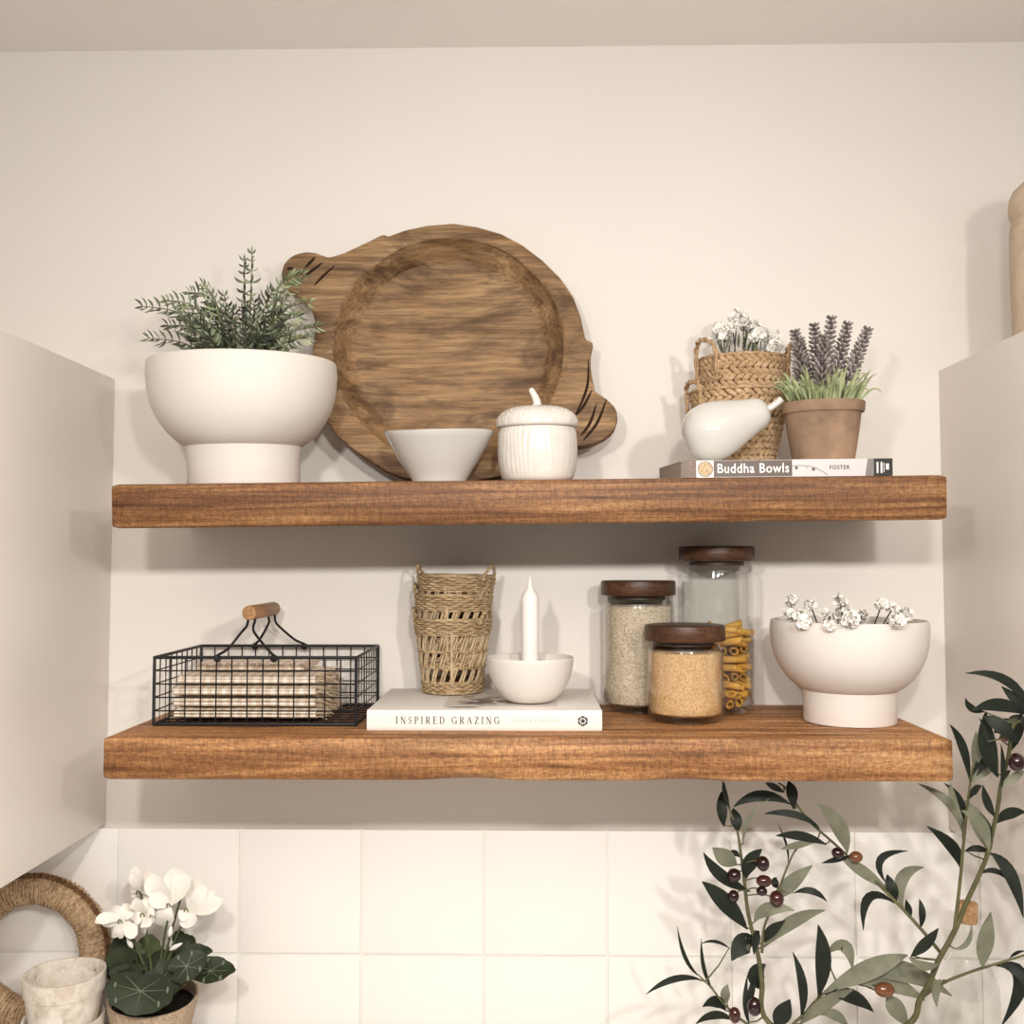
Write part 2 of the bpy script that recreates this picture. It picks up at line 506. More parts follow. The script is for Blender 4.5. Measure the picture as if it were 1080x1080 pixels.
def smooth_path(pts, sub=6):
    """Catmull-Rom through points"""
    pts = [Vector(p) for p in pts]
    out = []
    for i in range(len(pts) - 1):
        p0 = pts[max(i - 1, 0)]; p1 = pts[i]; p2 = pts[i + 1]; p3 = pts[min(i + 2, len(pts) - 1)]
        for k in range(sub):
            t = k / sub
            out.append(.5 * ((2 * p1) + (p2 - p0) * t + (2 * p0 - 5 * p1 + 4 * p2 - p3) * t * t + (3 * p1 - p0 - 3 * p2 + p3) * t ** 3))
    out.append(pts[-1])
    return out
def rr(a, b): return random.uniform(a, b)
def rdir():
    while True:
        v = Vector((rr(-1, 1), rr(-1, 1), rr(-1, 1)))
        if .1 < v.length < 1: return v.normalized()
def basis(z):
    """rotation whose local Z is z"""
    return Vector(z).to_track_quat('Z', 'Y').to_matrix().to_4x4()

# ------------------------------------------------------------------ room
COUNTER_Z = EYE - .618
CEIL_Z = P(540, 49.5, 0).z
TILE_TOP = P(400, 873.5, 0).z
CAB_L = P(116.5, 640, 0).x
CAB_R = P(995.5, 640, 0).x
m = MB(); m.box((-1.9, 0, 0), (1.9, .12, CEIL_Z + .1)); struct(m.build('wall_back', M['wall'], smooth=False))
m = MB(); m.box((-1.9, -2.6, CEIL_Z), (1.9, 0, CEIL_Z + .1)); struct(m.build('ceiling', M['ceiling'], smooth=False))
m = MB(); m.box((-1.9, -2.6, -.1), (1.9, 0, 0)); struct(m.build('floor', plain('floor_boards', (150, 126, 100), .6), smooth=False))
# tiled splashback: grout bed and raised tiles with eased edges, one piece
tx0 = P(254, 938, 0).x; tw = P(382, 938, 0).x - tx0
m = MB()
m.box((-1.85, -.004, COUNTER_Z), (1.85, 0, TILE_TOP), 1)
g = .0011
for i in range(-8, 14):
    for k in range(3):
        za = TILE_TOP - k * tw; zb = max(TILE_TOP - (k + 1) * tw, COUNTER_Z + .001)
        if za - zb < .01: continue
        xa = tx0 + i * tw
        if xa < -1.8 or xa + tw > 1.8: continue
        m.box((xa + g, -.0075, zb + g), (xa + tw - g, -.003, za - (g if k else 0)), 0, bev=.0016)
struct(m.build('wall_backsplash', [M['tile'], M['grout']]))
m = MB(); m.box((-1.85, -.62, COUNTER_Z - .04), (1.85, -.0078, COUNTER_Z), bev=.003)
m.box((-1.85, -.58, 0), (1.85, -.01, COUNTER_Z - .041))
struct(m.build('trim_counter', M['counter']))

def cabinet(x0, x1, z0, z1, label):
    t = thing('wall_cabinet', label, 'cabinet', ((x0 + x1) / 2, -.165, z0))
    m = MB(); m.box((x0, -.31, z0), (x1, -.0005, z1), bev=.001); m.build('carcass', M['cabinet'], t)
    m = MB(); m.box((x0 + .002, -.331, z0 + .002), (x1 - .002, -.3105, z1 - .002), bev=.0015); d = m.build('door', M['cabinet'], t)
    hx = x0 + .04 if x0 > 0 else x1 - .04
    m = MB(); m.tube([(hx, -.331, z0 + .05), (hx, -.352, z0 + .05), (hx, -.352, z0 + .17), (hx, -.331, z0 + .17)], .004)
    m.build('handle', M['black_wire'], d)
CAB_BOT = P(110.5, 869, 0).z
cabinet(CAB_L - .45, CAB_L, CAB_BOT, P(122, 400, 0).z, 'pale grey wall cabinet with plain side panel, left of the two shelves')
cabinet(CAB_R, CAB_R + .45, CAB_BOT, P(991, 391, 0).z, 'pale grey wall cabinet right of the shelves, with a beige jar on top')

# ------------------------------------------------------------------ shelves
SHF = -.26
def shelf(pl, pr, bl, br, label, chips, droop=0):
    a, b, c, d = (P(*q, SHF) for q in (pl, pr, bl, br))
    ang = math.atan2(b.z - a.z, b.x - a.x)
    L = (b - a).length
    th = ((a.z - c.z) + (b.z - d.z)) / 2
    org = Vector((a.x, SHF, a.z))
    nx = 120
    m = MB()
    vs = []; fs = []
    for i in range(nx + 1):
        x = L * i / nx
        inset = 0
        if i == 0 or i == nx: inset = .002
        xx = x + (.0 if 0 < i < nx else 0)
        w = .0008 * noise.noise(Vector((x * 9, 1.3, th * 50)))
        chip = 0
        for (cx, cw, cd) in chips:
            q = (x - cx) / cw
            if abs(q) < 1: chip = max(chip, cd * (1 - q * q) ** 1.5)
        r = .0035
        w2 = .0012 * noise.noise(Vector((x * 14, 5.3, 0)))
        bk = -.0006 - .0495 * math.sin(droop)
        prof = [(bk if droop else -.0002, -inset), (SHF + r, -inset + w * .3), (SHF + r * .3 + inset, -r * .3 - inset), (SHF + inset, -r - inset + w),
                (SHF + inset + chip * .1, -th * .5), (SHF + inset + chip * .2, -th + r + chip + inset + w2), (SHF + r * .4 + chip * .8 + inset, -th + r * .3 + chip * .6 + inset + w2),
                (SHF + r + chip * 2.2, -th + inset), (bk if droop else -.0002, -th + inset)]
        for (y, z) in prof: vs.append(Vector((xx, y - SHF, z)))
    k = 9
    for i in range(nx):
        for j in range(k):
            j2 = (j + 1) % k
            fs.append((i * k + j, i * k + j2, (i + 1) * k + j2, (i + 1) * k + j))
    fs.append(tuple(range(k))); fs.append(tuple(reversed(range(nx * k, nx * k + k))))
    m.add([v + org for v in vs], fs)
    o = m.build('wooden_shelf', M['shelf' if droop else 'shelf_pale'], None, loc=org)
    o.rotation_euler = (droop, -ang, 0)
    tag(o, label, 'shelf')
    return org, ang, L, th
DR = math.radians(3.0)          # the upper shelf sags forward a little
UO, UA, UL, UT = shelf((117, 511), (999, 501), (118, 557), (998, 548.5), 'upper thick brown wooden shelf holding the round carved wooden tray',
                       [(.735, .05, .004), (.79, .03, .002)], DR)
LO, LA, LL, LT = shelf((109, 777.5), (1005, 779.5), (110, 822), (1005, 825.5), 'lower thick brown wooden shelf holding the three glass jars',
                       [(.405, .055, .005), (.64, .05, .004)])
E = .0004
def ZU(x, y=0): return UO.z + (x - UO.x) * math.tan(UA) + (y - SHF) * math.tan(DR) + E
def ZL(x, y=0): return LO.z + (x - LO.x) * math.tan(LA) + E

# ------------------------------------------------------------------ pedestal bowls
def pedestal_bowl(u, y, rim_r, h, foot_r, foot_h, zf, label, roty):
    x = P(u, 540, y).x
    # x depends a little on v through pitch; take it at the bowl's height
    t = thing('pedestal_bowl', label, 'bowl', (x, y, zf(x, y)), 'white pedestal bowls', roty)
    b = LOC[t.name]
    k = (h - foot_h)
    outer = [(.585, 0), (.70, .085), (.79, .18), (.875, .31), (.945, .47), (.985, .66), (1, .85), (.992, .97), (.985, .992), (.972, 1.0)]
    inner = [(.955, .995), (.945, .97), (.955, .85), (.94, .66), (.90, .47), (.82, .31), (.70, .19), (.5, .12), (.2, .1)]
    prof = [(q * rim_r, foot_h + z * k) for q, z in outer] + [(q * rim_r, foot_h + z * k) for q, z in inner]
    m = MB(); m.lathe(prof, T(*b), 96); m.build('bowl_body', M['matte_white'], t)
    m = MB(); m.lathe([(foot_r * .9, .0), (foot_r * .985, .0006), (foot_r, .003), (foot_r * 1.0, foot_h * .6), (foot_r * 1.025, foot_h * .95), (foot_r * 1.03, foot_h + .002), (foot_r * .8, foot_h + .003)], T(*b), 96)
    m.build('foot', M['matte_white'], t)
    return t, b
x_ = 0
bowlL, bL = pedestal_bowl(257.5, -.161, .1130, .1485, .0668, .0445, ZU, 'large white pedestal bowl of rosemary on the upper shelf', -UA)
bowlR, bR = pedestal_bowl(892.5, -.141, .0925, .1225, .0540, .0375, ZL, 'white pedestal bowl with tiny white flowers on the lower shelf', -LA)

# rosemary
def needle_sprig(mb, pts, n, ln, mats, wid=.0030):
    path = smooth_path(pts, 6)
    mb.tube(path, [.0013 * (1 - .6 * i / len(path)) for i in range(len(path))], 5, 3)
    for i in range(n):
        t = .08 + .92 * i / (n - 1)
        f = t * (len(path) - 1); k = min(int(f), len(path) - 2)
        p = path[k].lerp(path[k + 1], f - k)
        tg = (path[k + 1] - path[k]).normalized()
        for q in range(3):
            a = i * 2.1 + q * 2 * PI / 3 + rr(-.3, .3)
            o = tg.orthogonal().normalized()
            o = Quaternion(tg, a) @ o
            L = ln * rr(.7, 1.15) * (1 - .35 * t if t > .85 else 1)
            spread = .95 - .45 * (t > .95)
            d = (o * spread + tg * .62).normalized()
            tip = p + d * L + tg * L * .12
            mid = p + d * L * .5 + o * L * .12
            mb.leaf(p, mid, tip, wid * rr(.8, 1.2), facing=(rdir() + Vector((0, -.9, .2))), mi=random.choice(mats), n=4, fold=.2)
rt = thing('rosemary_sprigs', 'grey-green faux rosemary sprigs growing out of the large white bowl', 'plant', (bL.x, bL.y, bL.z + .075), None, -UA)
base_r = LOC[rt.name]
tips = [  # tip (u, v, y), mid sag, material set
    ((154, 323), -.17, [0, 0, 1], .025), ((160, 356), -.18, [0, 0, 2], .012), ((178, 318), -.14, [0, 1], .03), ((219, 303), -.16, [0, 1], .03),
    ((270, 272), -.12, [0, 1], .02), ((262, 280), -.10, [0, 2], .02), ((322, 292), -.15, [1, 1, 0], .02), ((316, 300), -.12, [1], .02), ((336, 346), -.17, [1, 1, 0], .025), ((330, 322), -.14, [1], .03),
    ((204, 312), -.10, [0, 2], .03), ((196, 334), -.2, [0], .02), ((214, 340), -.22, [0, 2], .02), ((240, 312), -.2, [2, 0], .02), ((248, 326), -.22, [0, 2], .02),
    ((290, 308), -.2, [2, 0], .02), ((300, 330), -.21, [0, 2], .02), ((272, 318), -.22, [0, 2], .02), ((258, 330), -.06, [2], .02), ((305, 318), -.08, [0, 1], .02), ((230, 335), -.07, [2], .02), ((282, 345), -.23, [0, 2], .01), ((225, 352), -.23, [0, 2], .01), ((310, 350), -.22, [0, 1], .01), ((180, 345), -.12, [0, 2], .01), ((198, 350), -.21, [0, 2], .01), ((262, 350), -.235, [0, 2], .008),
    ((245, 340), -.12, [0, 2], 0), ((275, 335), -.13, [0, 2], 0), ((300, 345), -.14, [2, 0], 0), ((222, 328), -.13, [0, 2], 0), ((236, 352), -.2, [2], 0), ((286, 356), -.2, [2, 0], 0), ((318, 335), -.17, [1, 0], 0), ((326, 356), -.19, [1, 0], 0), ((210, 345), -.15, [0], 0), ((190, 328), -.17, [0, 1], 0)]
m = MB()
for (uv, y, ms, bow) in tips:
    tp = P(uv[0], uv[1], y)
    root = Vector((bL.x + (tp.x - bL.x) * .25, bL.y + (y - bL.y) * .3, base_r.z))
    side = min(1, abs(tp.x - bL.x) / .07)
    mid1 = root.lerp(tp, .55 - .1 * side)
    mid1.z = root.z + (tp.z - root.z) * (.55 + .33 * side) + .004
    mid0 = root.lerp(mid1, .45) + Vector((0, 0, .012 * side))
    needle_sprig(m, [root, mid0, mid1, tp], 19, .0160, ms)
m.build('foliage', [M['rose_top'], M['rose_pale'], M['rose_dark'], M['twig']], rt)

# ------------------------------------------------------------------ tiny white flowers
def floret(mb, c, r, up):
    R = basis(up)
    for k in range(6):
        a = k * PI / 3 + rr(-.2, .2)
        o = R.to_3x3() @ Vector((math.cos(a), math.sin(a), rr(.1, .9)))
        mb.leaf(c, c + o * r * .55 + up * r * .1, c + o * r, r * 1.1, facing=up, mi=0, n=3, fold=.3, pk=.6, blunt=.6)
    mb.ball(c + up * r * .18, r * .11, 1, 6, 4)
def flower_bunch(name, label, loc, heads, root_fn, roty, stem_r=.0009, leaves=0):
    t = thing(name, label, 'flowers', loc, None, roty)
    mb = MB(); ms = MB()
    for (u, v, y, rp) in heads:
        c = P(u, v, y or -.22)
        r = rp * (DW + c.y) / F_PX
        hang = None
        if y is None:
            for q in range(3):
                yr = bR.y - math.sqrt(max(.0001, .0925 ** 2 - (c.x - bR.x) ** 2))
                c = P(u, v, yr - r * 1.12)
            hang = Vector((c.x + (bR.x - c.x) * .06, yr + .004, bR.z + .1225 + .0055))
        for k in range(11):
            d = rdir(); d.y -= .35; d.normalize()
            floret(mb, c + d * r * .5, r * rr(.6, .8), d)
        root = root_fn(c)
        mid = hang or root.lerp(c, .55) + Vector((rr(-.006, .006), 0, rr(-.002, .004)))
        ms.tube(smooth_path([root, mid, c], 5), stem_r, 5)
        for q in range(leaves):
            tt = rr(.35, .8)
            b = root.lerp(c, tt)
            d = Vector((rr(-.6, .6), rr(-.5, .2), 1)).normalized()
            ms.leaf(b, b + d * .009, b + d * .018, .0035, mi=1, n=4)
    ms.build('stems', [M['twig_dark'], M['leaf_green']], t)
    mb.build('blossoms', [M['petal'], M['stamen']], t)
    return t
def sc(ox, oy, k, lst, y, front=None): return [(ox + a / k, oy + b / k, (None if front and b > 180 else y + rr(-.02, .02)), c / k) for a, b, c in lst]
flower_bunch('white_blossom_sprigs', 'loose sprigs of tiny white flowers peeping over the lower white bowl', (bR.x, bR.y, bR.z + .05),
             sc(800, 620, 5.68, [(200, 78, 34), (310, 100, 36), (195, 160, 42), (270, 205, 40), (485, 78, 36), (478, 158, 36), (425, 226, 32), (550, 190, 44), (740, 98, 36),
                                 (800, 130, 40), (880, 158, 38), (830, 192, 42), (395, 150, 32), (620, 165, 32), (520, 130, 30), (240, 170, 36)], -.150, -.226),
             lambda c: Vector((bR.x + (c.x - bR.x) * .72 + rr(.0, .012) * (1 if c.x < bR.x else -1), bR.y + .01, bR.z + .075)), -LA)

# ------------------------------------------------------------------ carved round wooden tray leaning on the wall
def dough_bowl():
    yc = -.048
    Z = DW + yc
    s = Z / F_PX / 2.7
    ctr = P(280 + 535 / 2.7, 210 + 430 / 2.7, yc)
    zb = ZU(ctr.x)
    poly = [(42, 200), (47, 172), (60, 152), (80, 139), (110, 132), (138, 135), (152, 143), (160, 152), (190, 147), (220, 138), (255, 121), (290, 104), (328, 84), (345, 81), (349, 88), (400, 69),
            (460, 56), (540, 50), (610, 62), (680, 85), (740, 120), (800, 170), (850, 225), (885, 282), (905, 340), (916, 402), (921, 413), (935, 413), (939, 427), (931, 460), (931, 500),
            (938, 545), (945, 580), (965, 582), (985, 593), (1000, 618), (1003, 648), (992, 679), (965, 702), (930, 718), (895, 724), (865, 722), (838, 718), (800, 735), (740, 775), (680, 803), (600, 819),
            (540, 821), (470, 816), (400, 805), (355, 786), (310, 758), (260, 722), (215, 682), (180, 635), (158, 580), (144, 500), (140, 420), (146, 350), (130, 300), (95, 270), (62, 248), (46, 224)]
    pl = [((a - 535) * s, (430 - b) * s) for a, b in poly]
    def outline(th):
        d = (math.cos(th), math.sin(th)); best = .1
        for i in range(len(pl)):
            (x1, y1), (x2, y2) = pl[i], pl[(i + 1) % len(pl)]
            den = d[0] * (y2 - y1) - d[1] * (x2 - x1)
            if abs(den) < 1e-12: continue
            t = (x1 * (y2 - y1) - y1 * (x2 - x1)) / den
            w = (x1 * d[1] - y1 * d[0]) / den
            if t > 0 and -1e-9 <= w <= 1 + 1e-9: best = max(best, t)
        return best
    N = 256
    lean = math.radians(7)
    R = Matrix.Rotation(-lean, 4, 'X')      # top leans back to the wall
    base = Vector((ctr.x, yc, zb))
    t = thing('carved_wooden_tray', 'big round carved brown wooden tray with rounded handles, leaning on the wall', 'tray', base, None, -UA, 0, 0)
    cz = ctr.z
    def W(x, y, z): return Vector((ctr.x, yc, cz)) + R @ Vector((x, y, z))
    ri, rf = 329 * s, 279 * s
    oi = (-8 * s, 2 * s); of = (-10 * s, 8 * s)
    OUT = [outline(2 * PI * j / N) for j in range(N)]
    rings = []
    def ring(fn): rings.append([fn(2 * PI * j / N, OUT[j]) for j in range(N)])
    def circ(r, y, off=(0, 0), nz=0):
        def fn(a, o):
            q = r + nz * noise.noise(Vector((math.cos(a) * 3, math.sin(a) * 3, r * 40 + y * 100)))
            return (off[0] + q * math.cos(a), y + nz * .5 * noise.noise(Vector((math.cos(a) * 4, math.sin(a) * 4, 7 + r * 30))), off[1] + q * math.sin(a))
        return fn
    def outl(k, inset, y): return lambda a, o: ((o * k - inset) * math.cos(a), y, (o * k - inset) * math.sin(a))
    ring(circ(.03, .046)); ring(circ(.115, .046)); ring(circ(.15, .032)); ring(outl(.985, .004, .022)); ring(outl(1, .001, .019)); ring(outl(1, 0, .015))
    ring(outl(1, 0, .004)); ring(outl(1, .0012, .0012)); ring(outl(1, .004, 0))
    for q in (.25, .5, .75):
        def fn(a, o, q=q):
            ri2 = ri + .004
            x1, z1 = (o - .004) * math.cos(a), (o - .004) * math.sin(a)
            x2, z2 = oi[0] + ri2 * math.cos(a), oi[1] + ri2 * math.sin(a)
            x, z = x1 + (x2 - x1) * q, z1 + (z2 - z1) * q
            return (x, .0015 * noise.noise(Vector((x * 25, z * 25, 3))), z)
        ring(fn)
    ring(circ(ri + .003, .0, oi, .003)); ring(circ(ri, .002, oi, .003)); ring(circ(ri * .96 + rf * .04, .008, oi, .004))
    ring(circ((ri + rf) / 2, .020, ((oi[0] + of[0]) / 2, (oi[1] + of[1]) / 2), .005)); ring(circ(rf + .003, .034, of, .004)); ring(circ(rf - .004, .037, of, .003))
    ring(circ(rf * .8, .0375, of, .003)); ring(circ(rf * .5, .038, of, .003)); ring(circ(rf * .2, .038, of, .001))
    vs = []; fs = []
    for r_ in rings: vs += [W(*p) for p in r_]
    for k in range(len(rings) - 1):
        for j in range(N):
            j2 = (j + 1) % N
            fs.append((k * N + j, k * N + j2, (k + 1) * N + j2, (k + 1) * N + j))
    fs.append(tuple(reversed(range(N)))); fs.append(tuple(range((len(rings) - 1) * N, len(rings) * N)))
    # set it on the shelf and against the wall
    lo = min(v.z for v in vs); bk = max(v.y for v in vs)
    lv = min(vs, key=lambda v: v.z)
    sy_ = -.001 - bk - .006
    sh = Vector((0, sy_, ZU(ctr.x, lv.y + sy_) - lo))
    vs = [v + sh for v in vs]
    m = MB(); m.add(vs, fs); m.build('tray_body', M['dough'], t)
    for grp in (([(112, 182), (128, 165), (140, 150)], [(102, 216), (135, 190), (162, 168)], [(140, 238), (165, 210), (198, 178)], [(60, 186), (68, 184), (78, 182)]),
                ([(888, 632), (912, 600), (932, 560)], [(898, 692), (925, 655), (944, 600)], [(905, 706), (945, 655), (972, 588)], [(880, 640), (905, 590), (921, 540), (924, 470)])):
        m = MB()
        for ln in grp:
            pts = smooth_path([W((a - 535) * s, -.0003, (430 - b) * s) + sh for a, b in ln], 5)
            k = len(pts)
            m.tube(pts, [.0016 * math.sin(PI * (i + .6) / k) + .0003 for i in range(k)], 6)
        m.build('carved_lines', M['groove'], t)
dough_bowl()

# ------------------------------------------------------------------ flared bowl, acorn jar
def fl_bowl():
    y = -.165
    x = P(463.5, 480, y).x
    t = thing('flared_bowl', 'small plain white flared bowl in front of the round tray', 'bowl', (x, y, ZU(x, y)), None, -UA)
    b = LOC[t.name]
    def mod(r, z, a, k):
        return r * (1 + .006 * math.sin(3 * a + 1) * (z / .06)), z + (.0012 * math.sin(2 * a + 2) * (z / .06) ** 2)
    m = MB(); m.lathe([(.030, 0), (.0325, .0008), (.0335, .004), (.040, .014), (.049, .028), (.0565, .041), (.0635, .053), (.0665, .0585), (.0668, .0602), (.0655, .061), (.0638, .0603), (.0595, .053), (.050, .036), (.039, .02), (.02, .011)], T(*b), 80, mod=mod)
    m.build('bowl_body', M['gloss_white'], t)
fl_bowl()
def acorn():
    y = -.17
    x = P(567, 480, y).x
    t = thing('acorn_jar', 'white ceramic acorn-shaped jar with a scaly lid, beside the flared bowl', 'jar', (x, y, ZU(x, y)), None, -UA)
    b = LOC[t.name]
    def mod(r, z, a, k):
        f = .5 + .5 * math.sin(z * 130)
        return r * (1 + ((.0055 + .003 * math.sin(3 * a + 1)) * math.sin(40 * a + 2.6 * math.sin(3 * a) + 1.5 * math.sin(7 * a + z * 60)) if 2 < k < 10 else 0)), z
    m = MB(); m.lathe([(.036, 0), (.0405, .001), (.0435, .005), (.0455, .013), (.0472, .024), (.0478, .036), (.0476, .048), (.0468, .057), (.0455, .0625), (.0445, .0645), (.042, .0645), (.042, .03), (.02, .006)], T(*b), 230, mod=mod)
    m.build('body', M['acorn_white'], t)
    def mod2(r, z, a, k):
        if k < 4 or k > 13: return r, z
        row = k
        d = .0021 * abs(math.sin(a * 12 + (row % 2) * PI / 2)) ** .6 - .0012
        return r + d, z + d * .6
    prof = [(.040, .0648), (.0478, .0652), (.0492, .0665), (.0495, .069), (.0490, .0722), (.0478, .0752), (.0462, .0778), (.0442, .0802), (.0418, .0824), (.0388, .0845), (.0350, .0864), (.0305, .088), (.025, .0892), (.018, .0902), (.010, .0908), (.004, .091)]
    m = MB(); m.lathe(prof, T(*b), 208, mod=mod2); lid = m.build('lid', M['acorn_white'], t)
    m = MB()
    pts = smooth_path([b + Vector(q) for q in ((.001, 0, .088), (.0, 0, .096), (-.0025, 0, .103), (-.006, 0, .1095))], 5)
    k = len(pts)
    m.tube(pts, [.0058 - .0022 * (i / (k - 1)) for i in range(k)], 10)
    m.ball(pts[-1], .0037, 0, 10, 6)
    m.build('stem', M['acorn_white'], lid)
acorn()

# ------------------------------------------------------------------ paperback book with pear, baskets, lavender
BY0 = -.252
BX0 = P(718.6, 494, BY0).x; BX1 = P(941, 493, BY0).x
BT = .0192
BZ = ZU((BX0 + BX1) / 2, BY0 + .0975)
def paperback():
    L = BX1 - BX0; dpt = .195
    t = thing('paperback_book', 'paperback with a black, white and brown spine lying on the upper shelf', 'book', ((BX0 + BX1) / 2, BY0 + dpt / 2, BZ), None, -UA)
    b = LOC[t.name]
    z0 = b.z
    m = MB()
    m.box((BX0, BY0, z0), (BX1, BY0 + dpt, z0 + .0007)); m.box((BX0, BY0, z0 + BT - .0007), (BX1, BY0 + dpt, z0 + BT)); m.box((BX0, BY0, z0), (BX1, BY0 + .0008, z0 + BT))
    m.build('cover', M['spine_white'], t, smooth=False)
    m = MB(); m.box((BX0 + .0006, BY0 + .0009, z0 + .0008), (BX1 - .0006, BY0 + dpt - .001, z0 + BT - .0008)); m.build('pages', M['pages'], t, smooth=False)
    def X(a): return BX0 + (a - 175) / 800 * L
    yy = BY0 - .0002
    m = MB()
    def pan(a0, a1, mi, zlo=0, zhi=1, sl=0, y=yy):
        m.add([(X(a0), y, z0 + BT * zlo), (X(a1), y, z0 + BT * zlo), (X(a1 + sl), y, z0 + BT * zhi), (X(a0 + sl), y, z0 + BT * zhi)], [(0, 1, 2, 3)], mi)
    pan(175, 232, 0); pan(232, 298, 1); pan(298, 596, 2, .04, .96); pan(596, 975, 3); pan(872, 905, 4, 0, 1, 10, yy - .0001); pan(905, 976, 5, 0, 1, 0, yy - .0002)
    for i, (a0, a1, zl, zh) in enumerate(((915, 922, .15, .8), (930, 937, .15, .8), (941, 944, .2, .75), (950, 962, .35, .7))): pan(a0, a1, 1, zl, zh, 0, yy - .0004)
    # round dish print, vine print with dots
    def disc(a, zf, r, mi, y):
        c = Vector((X(a), y, z0 + BT * zf)); n = 24
        m.add([c + Vector((math.cos(2 * PI * i / n), 0, math.sin(2 * PI * i / n))) * r for i in range(n)], [tuple(range(n))], mi)
    disc(266, .5, BT * .46, 7, yy - .0002); disc(266, .5, BT * .40, 6, yy - .0003)
    disc(612, .5, .0017, 8, yy - .0003); disc(676, .42, .0019, 8, yy - .0003); disc(650, .5, .0008, 8, yy - .0003)
    arc = [(598, .62), (630, .64), (665, .58), (700, .38), (730, .08)]
    pts = smooth_path([Vector((X(a), yy - .0002, z0 + BT * zf)) for a, zf in arc], 5)
    m.tube(pts, .0003, 4, 8)
    m.build('spine_print', [M['spine_wood'], M['spine_white'], M['spine_brown'], M['spine_pale'], M['spine_mid'], M['spine_black'], M['food'], M['spine_mid'], M['photo_dark']], t, smooth=False)
    lettering('title_lettering', 'Buddha Bowls', X(584) - X(312), BT * .56, M['white_ink'], t, (X(312), BY0 - .0004, z0 + BT * .24), (1, 0, 0), (0, 0, 1), 1.08, .012)
    lettering('author_lettering', 'FOSTER', X(814) - X(738), BT * .24, M['ink_grey'], t, (X(738), BY0 - .0004, z0 + BT * .40), (1, 0, 0), (0, 0, 1), 1.15, .01)
paperback()
BTOP = BZ + BT + E
def ZB(x, y): return BTOP + (x - (BX0 + BX1) / 2) * math.tan(UA) + (y - BY0 - .0975) * math.tan(DR)

def pear():
    y = -.198
    Zs = (DW + y) / F_PX
    b0 = P(750.5, 456, y)
    zb = ZB(b0.x, y)
    t = thing('ceramic_pear', 'glossy white ceramic pear lying on the paperback', 'ornament', (b0.x, y, zb), None, -UA)
    ax = Vector((math.cos(math.radians(21)), -.05, math.sin(math.radians(21)))).normalized()
    prof = [(.004, -.0336), (.012, -.0322), (.0205, -.0282), (.0275, -.0215), (.032, -.012), (.0335, -.002), (.033, .008), (.0305, .018), (.0272, .0275), (.0238, .037), (.0208, .046), (.0186, .054), (.0165, .0605), (.0125, .066), (.0075, .0686), (.003, .0692)]
    prof = [(r * 1.05, z * 1.02) for r, z in prof]
    zl = min(min((ax * z).z - r * math.sqrt(1 - ax.z ** 2) for r, z in prof), 0)
    c = Vector((b0.x, y, zb - zl))
    mt = T(*c) @ basis(ax)
    m = MB(); m.lathe(prof, mt, 64); m.build('pear_body', M['gloss_white'], t)
    up = Vector((0, 0, 1))
    pts = smooth_path([c + ax * .066, c + ax * .073 + up * .001, c + ax * .081 + up * .0035, c + ax * .0865 + up * .006], 5)
    k = len(pts)
    m = MB(); m.tube(pts, [.0042 - .0004 * i / k + .0016 * max(0, (i / k - .6)) for i in range(k)], 10); m.build('stem', M['gloss_white'], t)
pear()

